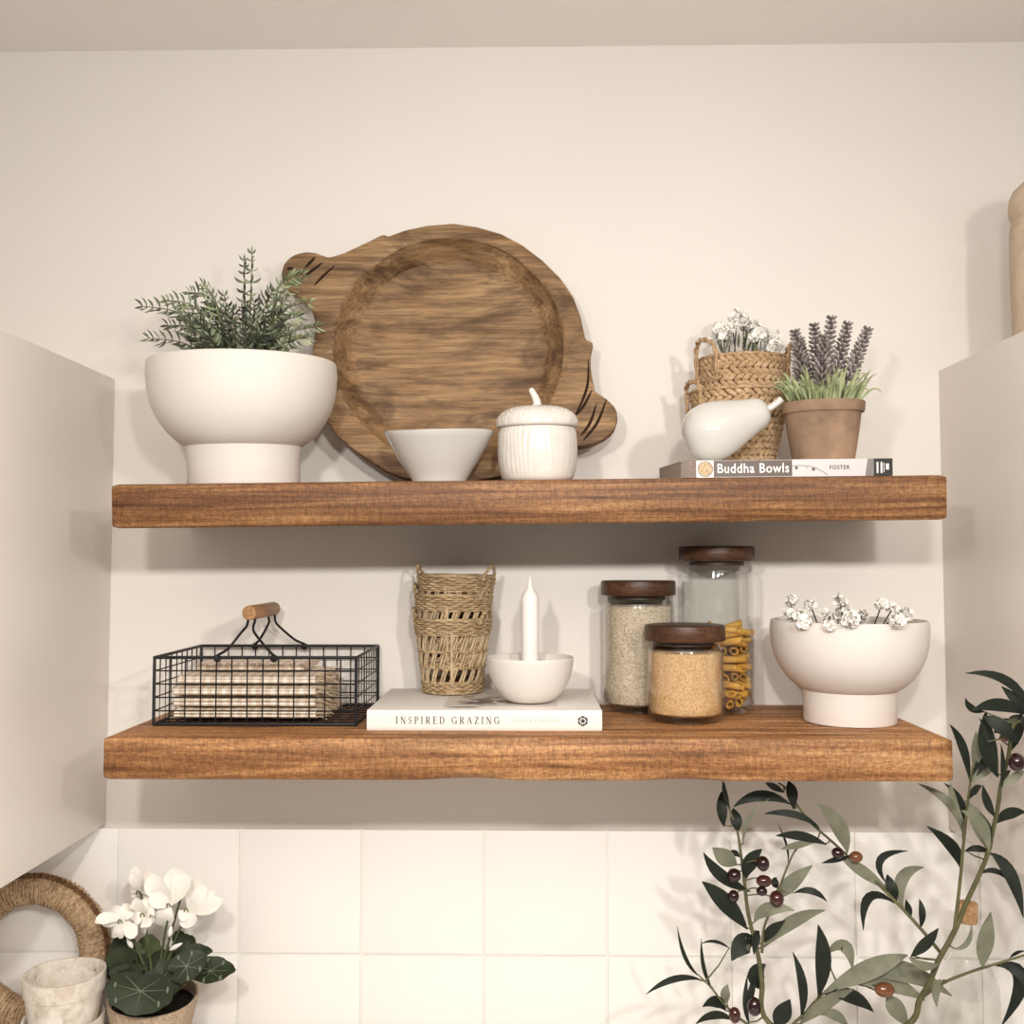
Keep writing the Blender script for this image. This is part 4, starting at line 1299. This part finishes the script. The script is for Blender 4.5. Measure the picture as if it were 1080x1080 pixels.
def wash_pot(x, y, z0, r, h, label, rag=0):
    t = thing('plant_pot', label, 'pot', (x, y, z0), 'stacked whitewashed pots')
    def mod(r_, z, a, k): 
        d = .0009 * noise.noise(Vector((math.cos(a) * 2.5, math.sin(a) * 2.5, z * 40 + rag)))
        return r_ + d, z + d * .8
    k = .745
    m = MB()
    m.lathe([(r * (k - .06), 0), (r * k, .001), (r * (k + .02), .004), (r * .90, h * .62), (r * .925, h * .72), (r * .965, h * .735), (r * .985, h * .80), (r, h - .003), (r * .99, h), (r * .93, h + .0002), (r * .90, h - .002), (r * .86, h * .72), (r * .72, h * .2), (r * .5, h * .16)], T(x, y, z0), 72, mod=mod)
    m.build('pot_body', M['wash'], t)
    return t
py = -.128
px_ = P(67.5, 1040, py).x
rimz = P(67.5, 1024, py).z
wash_pot(px_, py, COUNTER_Z + .0014, .0478, .0635, 'lower whitewashed pot, its rim showing under the pot stacked in it', 3)
LOWZ = COUNTER_Z + E
ph_ = .0790
up_z = P(67.5, 1025, py).z - ph_
wash_pot(px_ + .0008, py, max(up_z, LOWZ + .018), .0480, ph_, 'upper whitewashed terracotta pot stacked in another, in front of the wreath', 9)
# small clay sherd lying across the upper pot's rim
def cyclamen():
    y = -.098
    x = P(161.5, 1045, y).x
    z0 = COUNTER_Z + E
    rimz = P(161.5, 1050, y).z
    h = rimz - z0
    r = .0545
    t = thing('cyclamen_pot', 'white flowering cyclamen with dark leaves in a fibrous beige pot', 'potted plant', (x, y, z0))
    def mod(r_, z, a, k): return r_ + .0012 * noise.noise(Vector((math.cos(a) * 4, math.sin(a) * 4, z * 30))), z + (.0045 * math.sin(a * 1 - .6) * (z / h) ** 2)
    m = MB(); m.lathe([(r * .66, 0), (r * .70, .002), (r * .97, h * .85), (r, h), (r * .985, h + .001), (r * .95, h), (r * .88, h * .8), (r * .6, h * .7)], T(x, y, z0), 64, mod=mod); m.build('pot', M['wrap'], t)
    m = MB(); m.lathe([(.002, h - .009), (r * .9, h - .010), (r * .88, h - .016)], T(x, y, z0), 32); m.build('soil', M['soil'], t)
    def Q(a, b, yy): return P(90 + a / 6, 900 + b / 6, yy)
    # stems
    m = MB()
    heads = [((230, 420), -.115), ((540, 330), -.11), ((650, 370), -.10), ((350, 240), -.085), ((360, 380), -.12), ((620, 230), -.08)]
    for (a, b), yy in heads:
        hd = Q(a, b, yy)
        rt = Q(440 + (a - 440) * .22, 760, y + (yy - y) * .3)
        m.tube(smooth_path([rt, rt.lerp(hd, .5) + Vector((0, 0, .004)), hd], 6), .0014, 6)
    for (a, b), (a2, b2) in (((290, 590), (330, 720)), ((545, 610), (500, 720)), ((535, 520), (470, 720))):
        m.tube(smooth_path([Q(a2, b2, -.105), Q((a + a2) / 2 + 10, (b + b2) / 2, -.112), Q(a, b, -.115)], 5), .0011, 6)
    m.build('stems', M['leaf_green'], t)
    # flowers: each head has swept petals
    heads_p = [
        (((235, 430), -.118), [((60, 440), (140, 410), 58), ((170, 340), (200, 380), 60), ((215, 540), (215, 490), 62), ((300, 330), (265, 370), 80), ((330, 510), (290, 490), 70), ((165, 530), (200, 480), 55)]),
        (((540, 330), -.112), [((430, 130), (460, 230), 110), ((550, 90), (560, 200), 95), ((640, 130), (610, 220), 90), ((500, 465), (500, 400), 100), ((410, 260), (470, 300), 80), ((590, 100), (590, 200), 70)]),
        (((650, 360), -.102), [((870, 290), (760, 340), 80), ((820, 240), (740, 290), 70), ((690, 450), (650, 410), 90), ((700, 150), (680, 250), 85), ((590, 410), (620, 390), 60), ((760, 200), (710, 280), 70)]),
        (((350, 250), -.085), [((320, 80), (325, 160), 62), ((405, 90), (385, 170), 46), ((425, 240), (390, 240), 40), ((265, 210), (300, 220), 60), ((290, 130), (310, 190), 40)]),
        (((375, 390), -.122), [((300, 300), (330, 330), 80), ((400, 270), (390, 320), 90), ((420, 390), (400, 385), 70), ((350, 475), (350, 440), 110), ((390, 470), (385, 440), 60), ((300, 400), (330, 400), 80)]),
    ]
    for (cpos, yy), pet in heads_p:
        m = MB()
        c = Q(cpos[0], cpos[1], yy)
        for i, ((ta, tb), (ma, mb_), w) in enumerate(pet):
            dy = (-.012, .006, -.004, .012, -.014, .002)[i % 6]
            m.leaf(c + Vector((0, 0, 0)), Q(ma, mb_, yy - .006 + dy * .4), Q(ta, tb, yy + dy), 1.25 * w / 6 * (DW + yy) / F_PX, facing=(rr(-.35, .35), -1, rr(-.1, .5)), mi=0, n=8, fold=rr(-.25, .35), pk=.6, blunt=.6)
        for i in range(5):
            ta, tb = cpos[0] + (pet[i % len(pet)][0][0] - cpos[0]) * rr(.6, .95) + rr(-45, 45), cpos[1] + (pet[i % len(pet)][0][1] - cpos[1]) * rr(.6, .95) + rr(-30, 30)
            m.leaf(c, Q((ta + cpos[0]) / 2 + rr(-15, 15), (tb + cpos[1]) / 2, yy + .004), Q(ta, tb, yy + rr(.002, .016)), rr(60, 90) / 6 * (DW + yy) / F_PX, facing=(rr(-.5, .5), -1, rr(-.2, .5)), mi=0, n=8, fold=rr(-.3, .4), pk=.58, blunt=.6)
        a0 = c + Vector((-.002, -.007, .0))
        m.tube(smooth_path([a0, a0 + Vector((.0005, -.002, .004)), a0 + Vector((.003, -.002, .005)), a0 + Vector((.005, -.001, .001))], 4), .0008, 5, 1)
        m.build('flower', [M['petal_cream'], M['stamen']], t)
    for (b0, b1) in (((300, 600), (262, 540)), ((530, 612), (615, 568)), ((530, 530), (545, 455))):
        m = MB()
        p, q = Q(*b0, -.118), Q(*b1, -.118)
        d = (q - p)
        m.lathe([(.0004, 0), (.0024, d.length * .2), (.0030, d.length * .45), (.0018, d.length * .8), (.0003, d.length)], T(*p) @ basis(d), 12)
        m.build('flower_bud', M['petal'], t)
    # round leaves
    m = MB()
    def rleaf(a, b, yy, rx, nrm, stem_dir, veins=True, mi=0, sy=1.0, cup=.25):
        c = Q(a, b, yy)
        n = Vector(nrm).normalized()
        X = Vector(stem_dir); X = (X - n * X.dot(n)).normalized(); Y = n.cross(X)
        S = rx / 6 * (DW + yy) / F_PX
        NR, NA = 5, 28
        vs = [c]; 
        for k in range(1, NR + 1):
            for j in range(NA):
                ph = 2 * PI * j / NA
                dph = (ph + PI) % (2 * PI) - PI
                o = 1 - .32 * math.exp(-(dph / .3) ** 2) + .10 * math.exp(-((abs(dph) - PI) / .3) ** 2) + .03 * math.sin(9 * ph)
                q = k / NR
                vs.append(c + X * (S * o * q * math.cos(ph)) + Y * (S * sy * o * q * math.sin(ph)) + n * (cup * S * q * q * .5 + .06 * S * q * math.sin(3 * ph)))
        fs = [(0, 1 + j, 1 + (j + 1) % NA) for j in range(NA)]
        for k in range(NR - 1):
            for j in range(NA):
                j2 = (j + 1) % NA
                fs.append((1 + k * NA + j, 1 + (k + 1) * NA + j, 1 + (k + 1) * NA + j2, 1 + k * NA + j2))
        m.add(vs, fs, mi)
        m.add([v - n * .0006 for v in vs], [tuple(reversed(f)) for f in fs], mi)
        if veins:
            for ph in (.6, 1.35, 2.2, PI, 2 * PI - 2.2, 2 * PI - 1.35, 2 * PI - .6):
                j = round(ph / (2 * PI) * NA) % NA
                pts = [vs[0] + n * .0004] + [vs[1 + k * NA + j] + n * .0004 for k in range(NR - 1)]
                m.tube(pts, [.0006 - .00011 * i for i in range(NR)], 4, 2)
                if ph in (1.35, 2.2, 2 * PI - 2.2, 2 * PI - 1.35):
                    pq = vs[1 + 3 * NA + j] + n * .0005
                    m.ball(pq, (S * .06, S * .15, .0005), 2, 8, 4, basis(n))
        rtp = Vector((x + (c.x - x) * .2, y, z0 + h - .008))
        st = c
        m.tube(smooth_path([rtp, rtp.lerp(st, .6) + Vector((0, 0, .006)), st], 4), .0012, 5, 1)
    rleaf(350, 872, -.168, 125, (.05, -.9, .32), (.1, 0, 1), sy=1.7)
    rleaf(480, 805, -.152, 115, (.15, -.85, .45), (-.5, 0, .6), sy=1.05)
    rleaf(640, 715, -.15, 120, (.25, -.75, .5), (-.7, 0, -.5), sy=.75)
    rleaf(790, 745, -.115, 145, (.1, -.6, .85), (-1, 0, -.1), sy=.6)
    rleaf(680, 640, -.105, 110, (.1, -.5, .9), (-1, 0, -.5), veins=False, sy=.6)
    rleaf(235, 680, -.125, 110, (-.2, -.6, .7), (1, 0, -.4), veins=False, mi=0, sy=.7)
    rleaf(630, 590, -.085, 70, (.2, -.9, .2), (0, 0, -1), veins=False)
    rleaf(280, 760, -.14, 120, (-.1, -.6, .8), (1, 0, 0), veins=False, sy=.5)
    rleaf(228, 815, -.105, 90, (-.3, -.7, .6), (1, 0, .3), veins=False, sy=.7)
    rleaf(240, 600, -.085, 90, (-.2, -.8, .4), (.5, 0, -1), veins=False)
    rleaf(390, 620, -.075, 90, (0, -.8, .5), (0, 0, -1), veins=False, mi=1)
    rleaf(560, 690, -.08, 110, (0, -.6, .8), (0, 0, -1), veins=False)
    rleaf(400, 720, -.09, 130, (0, -.6, .8), (0, 0, -1), veins=False)
    rleaf(190, 720, -.075, 75, (-.3, -.7, .5), (1, 0, 0), veins=False)
    rleaf(590, 530, -.08, 40, (.4, -.9, .1), (0, 0, -1), veins=False)
    rleaf(660, 560, -.085, 40, (-.2, -.9, .3), (-1, 0, 0), veins=False)
    m.build('foliage', [M['leaf_dark'], M['leaf_green'], M['leaf_vein']], t)
cyclamen()

# ------------------------------------------------------------------ glass bottle with cork
def bottle(u, y, label, top_v, r):
    c = P(u, 1000, y)
    z0 = COUNTER_Z + E
    h = P(u, top_v, y).z - z0
    x = c.x
    t = thing('glass_bottle', label, 'bottle', (x, y, z0))
    m = MB()
    m.lathe([(r * .8, 0), (r * .97, .002), (r, .006), (r, h * .45), (r * .97, h * .54), (r * .80, h * .64), (r * .55, h * .74), (r * .42, h * .82), (r * .40, h * .93), (r * .46, h * .94), (r * .46, h * .98), (r * .38, h * .985)], T(x, y, z0), 56, cap1=False)
    m.build('glass_body', M['bottle_glass'], t)
    m = MB(); m.lathe([(.0092, h - .006), (.0112, h - .005), (.0118, h - .003), (.0128, h + .016), (.0124, h + .0185), (.011, h + .019)], T(x, y, z0), 28); m.build('cork', M['cork'], t)
bottle(1021, -.085, 'clear glass bottle with a cork behind the olive branches', 968, .036)

# ------------------------------------------------------------------ jar on the right cabinet
def top_jar():
    y = -.185
    zt = P(991, 391, 0).z + E
    e = P(1070, 290, y)
    r = .052
    x = e.x + r
    t = thing('stoneware_jar', 'beige ridged jar with a rounded top standing on the right cabinet', 'jar', (x, y, zt))
    zz = lambda v: P(1072, v, y).z - zt
    bulb = r + (e.x - P(1067.6, 215, y).x)
    H = zz(199)
    m = MB()
    z1, z2, z3 = zz(250), zz(240), zz(231)
    m.lathe([(r * .9, 0), (r * .97, .002), (r * .98, .01), (r, z1 * .5), (r, z1 - .002), (r * .985, z1), (r, z1 + .002), (r * .99, z2 - .001), (r * .965, z2), (r * .98, z2 + .002), (r * .95, z3 - .001), (r * .93, z3), (r * .95, z3 + .002)], T(x, y, zt), 64)
    m.build('body', M['stoneware'], t)
    m = MB()
    zb = zz(215)
    m.lathe([(r * .93, z3 + .0022), (bulb * .98, zz(224)), (bulb, zb), (bulb * .97, zz(206)), (bulb * .90, H), (bulb * .7, H + .010), (bulb * .4, H + .016), (.004, H + .019)], T(x, y, zt), 64)
    m.build('rounded_lid', M['stoneware'], t)
top_jar()

# ------------------------------------------------------------------ olive plant
def olive():
    def A(X, Y): return (670 + X / 2.634, 800 + Y / 2.634)      # lower right region
    def B(X, Y): return (880 + X / 4.91, 860 + Y / 4.91)
    def C(X, Y): return (980 + X / 7.2, 750 + Y / 7.2)
    def D(X, Y): return (980 + X / 7.5, 640 + Y / 7.5)
    y0 = -.20
    cx = P(892, 1100, y0).x
    z0 = COUNTER_Z + E
    t = thing('olive_plant', 'faux olive plant with dark leaves and ripe olives in the lower right corner', 'plant', (cx, y0, z0))
    m = MB(); m.lathe([(.036, 0), (.040, .002), (.048, .068), (.050, .07), (.047, .0705), (.044, .06), (.03, .055)], T(cx, y0, z0), 48); m.build('pot', M['wash'], t)
    m = MB(); m.lathe([(.002, .058), (.044, .057), (.043, .05)], T(cx, y0, z0), 32); m.build('soil', M['soil'], t)
    root = Vector((cx, y0, z0 + .056))
    def depth_R(v):      # right stems come forward of the shelf front as they rise
        return -.2 - .12 * min(1, max(0, (1080 - v) / 330))
    PATHS = {}; PATH = [None]
    def near(parent, p): return min(PATHS[parent.name], key=lambda q: (q - p).length)
    def mk(name, pts, r0, r1, first=None, part=True):
        path = ([first] if first else []) + [P(u, v, yy) for u, v, yy in pts]
        sp = smooth_path(path, 6)
        k = len(sp); r0 *= .8; r1 *= .85
        PATH[0] = sp
        mm = MB(); mm.tube(sp, [r0 + (r1 - r0) * i / (k - 1) for i in range(k)], 8)
        ob = mm.build('branch', M['olive_stem'], t)
        PATHS[ob.name] = sp
        return ob
    def leaves(parent, lst, conv, scale, yfn):
        mb = MB()
        for b, mi_, tp, w, pale in lst:
            yy = yfn(conv(*mi_))
            jb, jt = 0, rr(-.022, .012)
            pb = P(*conv(*b), yy); pm = P(*conv(*mi_), yy + jt * .3 - .004); pt = P(*conv(*tp), yy + jt)
            wd = .93 * w / scale * (DW + yy) / F_PX
            f = Vector((rr(-.3, .3), -1, rr(-.2, .3)))
            mb.leaf(pb, pm, pt, wd, facing=f, mi=1 if pale else 0, mib=0 if pale else 1, n=10, fold=rr(.05, .3), pk=.5, blunt=.9)
            nb = near(parent, pb)
            if .0005 < (nb - pb).length < .07:
                mb.tube([nb, nb.lerp(pb, .5) + (pm - pb).normalized() * -.0008, pb + (pm - pb) * .12], [.0011, .0009, .0006], 5, 2)
        return mb.build('foliage', [M['olive_dark'], M['olive_pale'], M['olive_stem']], parent)
    def fruit(parent, lst, conv, scale, yfn):
        for a, b, rx, ry, mt in lst:
            uv = conv(a, b); yy = yfn(uv) - .006
            c = P(*uv, yy); k = (DW + yy) / F_PX / scale
            mm = MB(); mm.ball(c, (rx * k, min(rx, ry) * k, ry * k), 0, 20, 12); nb = near(parent, c); mm.tube(smooth_path([nb, nb.lerp(c, .55) + Vector((0, -.002, .004)), c], 4), .0008, 5, 1); mm.build('olive', [M[mt], M['olive_stem']], parent)
    yA = lambda uv: -.165
    yB = lambda uv: -.165
    yR = lambda uv: min(-.175 if uv[1] > 900 else -.2, -.2 - .115 * min(1, max(0, (1010 - uv[1]) / 200))) if uv[0] > 1003 or uv[1] < 800 else -.19
    # left stem
    bA = mk('branch', [(*A(372, 735), -.185), (*A(352, 620), -.175), (*A(342, 550), -.17), (*A(325, 480), -.165), (*A(312, 420), -.165), (*A(303, 340), -.165), (*A(294, 270), -.165), (*A(284, 205), -.165), (*A(262, 140), -.165), (*A(247, 68), -.165)], .0042, .0012, root)
    L = [((285, 205), (280, 170), (272, 138), 34, 0), ((247, 190), (240, 140), (240, 92), 32, 0), ((262, 140), (250, 100), (243, 60), 15, 0), ((300, 240), (315, 170), (372, 112), 15, 1),
         ((320, 370), (240, 325), (190, 262), 36, 0), ((312, 475), (250, 400), (186, 342), 50, 0), ((282, 296), (250, 275), (215, 248), 50, 1), ((308, 335), (318, 290), (352, 252), 44, 0), ((290, 275), (275, 262), (258, 268), 18, 0),
         ((330, 455), (370, 418), (442, 422), 38, 1), ((358, 525), (430, 455), (527, 422), 42, 1), ((360, 512), (378, 478), (417, 450), 32, 0), ((335, 512), (300, 515), (268, 562), 58, 0), ((345, 640), (335, 600), (362, 572), 50, 0),
         ((332, 600), (322, 650), (308, 700), 20, 0), ((318, 740), (306, 680), (312, 600), 16, 0), ((345, 480), (335, 500), (330, 545), 26, 0)]
    leaves(bA, L, A, 2.634, yA)
    fruit(bA, [(612, 250, 33, 38, 'olive_black'), (463, 310, 35, 34, 'olive_black'), (617, 340, 40, 30, 'olive_red'), (606, 392, 28, 24, 'olive_black'), (460, 418, 28, 30, 'olive_black'), (683, 432, 37, 40, 'olive_red'), (568, 990, 36, 46, 'olive_black')], lambda a, b: (680 + a / 4.91, 860 + b / 4.91), 4.91, lambda uv: -.172)
    bA2 = mk('branch', [(*A(352, 540), -.172), (*A(358, 470), -.17), (*A(385, 400), -.172), (*A(425, 295), -.172), (*A(452, 248), -.17), (*A(500, 226), -.168)], .0022, .001)
    leaves(bA2, [((385, 392), (430, 348), (492, 297), 44, 1), ((440, 374), (490, 368), (533, 398), 20, 0), ((425, 295), (420, 240), (395, 180), 7, 0), ((395, 360), (388, 345), (392, 330), 22, 0)], A, 2.634, yA)
    bA3 = mk('branch', [(*A(352, 765), -.18), (*A(290, 722), -.178), (*A(245, 680), -.175), (*A(212, 638), -.175), (*A(180, 606), -.175)], .0022, .001)
    leaves(bA3, [((265, 530), (222, 508), (182, 516), 10, 0), ((215, 640), (190, 580), (184, 500), 12, 0), ((180, 606), (140, 555), (117, 467), 12, 0), ((185, 616), (110, 612), (30, 655), 19, 0), ((252, 702), (225, 675), (187, 690), 32, 0),
                 ((255, 682), (250, 655), (258, 628), 28, 1), ((272, 728), (220, 712), (168, 738), 26, 0)], A, 2.634, yA)
    fruit(bA3, [(466, 1035, 29, 40, 'olive_red')], lambda a, b: (680 + a / 4.91, 860 + b / 4.91), 4.91, lambda uv: -.182)
    # middle sprig
    bF = mk('branch', [(*A(440, 760), -.19), (*A(475, 705), -.188), (*A(512, 662), -.186), (*A(540, 640), -.186), (*A(575, 622), -.186), (*A(640, 632), -.186)], .0026, .0012, root)
    leaves(bF, [((460, 722), (465, 630), (437, 537), 27, 0), ((508, 665), (522, 560), (508, 462), 46, 0), ((530, 545), (580, 520), (604, 588), 38, 1), ((392, 748), (408, 710), (430, 670), 50, 0), ((520, 652), (650, 585), (757, 546), 54, 1),
                ((640, 612), (740, 590), (880, 660), 58, 1), ((600, 622), (700, 622), (805, 672), 48, 1), ((455, 742), (520, 682), (608, 640), 46, 1), ((525, 652), (600, 660), (662, 704), 40, 0), ((515, 712), (555, 712), (592, 748), 30, 1),
                ((698, 660), (722, 690), (757, 745), 50, 1), ((572, 630), (555, 648), (525, 656), 12, 0)], A, 2.634, lambda uv: -.188)
    fruit(bF, [(260, 903, 50, 36, 'olive_tan')], B, 4.91, lambda uv: -.196)
    # right main stem
    cR = [(385, 1080), (440, 960), (490, 870), (540, 750), (590, 660), (640, 560), (680, 460), (740, 330), (790, 210), (820, 80)]
    ptsC = [(*B(*q), -.2 - .05 * i / 9) for i, q in enumerate(cR)] + [(*C(520, 740), -.262), (*C(545, 560), -.275), (*C(600, 350), -.29), (*C(645, 100), -.305), (*D(825, 880), -.31), (*D(852, 720), -.315), (*D(880, 600), -.32), (*D(889, 420), -.32), (*D(888, 290), -.32)]
    bC = mk('branch', ptsC, .0045, .0016, root)
    leaves(bC, [((985, 262), (962, 190), (915, 115), 50, 1), ((915, 258), (950, 250), (985, 262), 20, 0), ((985, 262), (1040, 320), (1078, 442), 38, 0), ((955, 322), (1000, 312), (1042, 345), 16, 0), ((1000, 182), (1040, 152), (1085, 150), 34, 0),
                ((885, 530), (922, 512), (935, 462), 16, 1), ((760, 552), (800, 575), (845, 570), 26, 1), ((765, 552), (805, 515), (842, 472), 34, 0)], A, 2.634, lambda uv: -.235)
    leaves(bC, [((522, 505), (440, 260), (430, 5), 135, 0), ((500, 805), (440, 690), (408, 560), 66, 0), ((455, 1070), (390, 860), (245, 755), 104, 1), ((468, 1005), (440, 880), (380, 775), 56, 0), ((545, 605), (640, 510), (725, 455), 70, 1),
                ((640, 70), (560, 110), (495, 165), 100, 0), ((590, 330), (670, 160), (700, 0), 80, 0), ((545, 560), (580, 480), (620, 455), 40, 0), ((545, 590), (560, 420), (545, 250), 40, 0), ((600, 100), (640, 60), (690, 30), 60, 1), ((560, 230), (570, 200), (560, 120), 60, 0)], C, 7.2, lambda uv: -.292)
    leaves(bC, [((820, 865), (620, 590), (288, 525), 80, 0), ((830, 872), (700, 750), (573, 628), 95, 0), ((800, 862), (560, 775), (345, 820), 110, 0), ((440, 830), (330, 800), (290, 722), 62, 0), ((705, 1085), (570, 950), (425, 865), 125, 0), ((468, 1080), (440, 960), (392, 875), 24, 0),
                ((785, 1015), (765, 930), (730, 860), 70, 0), ((892, 615), (905, 450), (886, 268), 75, 0), ((860, 900), (900, 960), (940, 1060), 90, 0), ((850, 760), (890, 860), (900, 980), 60, 1)], D, 7.5, lambda uv: -.318)
    fruit(bC, [(664, 388, 60, 68, 'olive_black'), (575, 200, 40, 30, 'olive_tan')], C, 7.2, lambda uv: -.296)
    # second right stem
    bD = mk('branch', [(*B(622, 590), -.228), (*B(640, 440), -.232), (*B(655, 300), -.238), (*B(670, 130), -.245), (*B(684, 0), -.25), (*C(275, 850), -.255), (*C(290, 720), -.262), (*C(310, 560), -.268), (*C(332, 420), -.272)], .0026, .0012)
    leaves(bD, [((905, 310), (882, 248), (810, 188), 36, 0), ((912, 222), (882, 135), (787, 70), 30, 1), ((914, 205), (905, 125), (858, 68), 24, 0)], A, 2.634, lambda uv: -.205)
    leaves(bD, [((308, 530), (255, 280), (158, 103), 74, 0), ((330, 425), (368, 290), (352, 155), 96, 1), ((320, 545), (410, 455), (520, 425), 84, 1), ((330, 525), (415, 375), (502, 340), 90, 0), ((312, 665), (345, 600), (402, 570), 66, 0), ((265, 850), (180, 640), (165, 560), 40, 1)], C, 7.2, lambda uv: -.272)
    # arching branch under the shelf
    bB = mk('branch', [(*B(545, 705), -.205), (*B(450, 590), -.2), (*B(340, 470), -.19), (*B(215, 345), -.18), (*A(592, 272), -.175), (*A(540, 225), -.172), (*A(490, 180), -.17), (*A(450, 130), -.168), (*A(428, 90), -.166), (*A(398, 68), -.166)], .0026, .0012)
    leaves(bB, [((432, 128), (350, 103), (272, 135), 32, 0), ((440, 142), (435, 95), (425, 62), 34, 0), ((415, 95), (385, 78), (362, 68), 20, 0), ((512, 192), (440, 155), (357, 154), 22, 0), ((532, 240), (460, 215), (390, 215), 28, 0), ((502, 232), (450, 240), (405, 252), 22, 1),
                ((590, 262), (565, 190), (508, 124), 50, 1), ((602, 272), (560, 280), (518, 291), 16, 0), ((702, 366), (630, 312), (570, 275), 34, 1), ((697, 347), (682, 280), (757, 257), 22, 0), ((722, 402), (650, 385), (634, 478), 28, 0), ((727, 398), (712, 360), (700, 322), 34, 0),
                ((745, 422), (740, 335), (802, 302), 36, 1), ((792, 472), (797, 430), (789, 390), 20, 0), ((765, 445), (758, 420), (752, 392), 22, 0)], A, 2.634, lambda uv: -.178)
    fruit(bB, [(112, 215, 34, 28, 'olive_tan'), (18, 195, 32, 28, 'olive_black')], B, 4.91, lambda uv: -.184)
    # low right branch
    bE = mk('branch', [(*B(450, 945), -.205), (*B(560, 870), -.215), (*B(700, 812), -.225), (*B(850, 765), -.235), (*B(990, 722), -.24)], .0024, .0014)
    leaves(bE, [((965, 580), (972, 510), (988, 428), 52, 1), ((1000, 574), (1068, 610), (1018, 742), 46, 0), ((1012, 572), (1060, 592), (1085, 645), 26, 0), ((1040, 555), (1060, 540), (1085, 535), 10, 0), ((850, 615), (835, 640), (838, 690), 26, 1)], A, 2.634, lambda uv: -.235)
olive()

# ------------------------------------------------------------------ light: a three-bulb spot bar in front of the shelves, and an added upward fill bounced off the ceiling
def bulb(x, y, z, e, r=.028):
    l = bpy.data.lights.new('spot_bulb', 'SPOT')
    l.energy = e; l.shadow_soft_size = r; l.color = (1, .965, .92)
    l.spot_size = math.radians(140); l.spot_blend = 1
    o = bpy.data.objects.new('spot_bulb', l); o.location = (x, y, z); COL.objects.link(o)
    d = Vector((x * .4, 0, AIM_Z)) - o.location
    o.rotation_euler = d.to_track_quat('-Z', 'Y').to_euler()
LZ = EYE + .26
AIM_Z = .92
for x in (-.22, .10, .42): bulb(x, -1.33, LZ, 21.5)
l = bpy.data.lights.new('fill_uplight', 'AREA')  # added fill facing up to brighten ceiling and upper wall; no real fixture
l.shape = 'RECTANGLE'; l.size = 1.6; l.size_y = 1.0; l.energy = 29; l.color = (1, .975, .955)
o = bpy.data.objects.new('fill_uplight', l); o.location = (0, -1.75, 1.75); o.rotation_euler = (PI, 0, 0); COL.objects.link(o)
w = bpy.data.worlds.new('room'); SC.world = w
w.use_nodes = True
bg = w.node_tree.nodes['Background']
bg.inputs[0].default_value = (1, .95, .90, 1)
bg.inputs[1].default_value = .34

SC.view_settings.view_transform = 'Standard'
SC.view_settings.look = 'None'
SC.view_settings.gamma = 1
SC.view_settings.use_curve_mapping = False
SC.view_settings.exposure = -.07
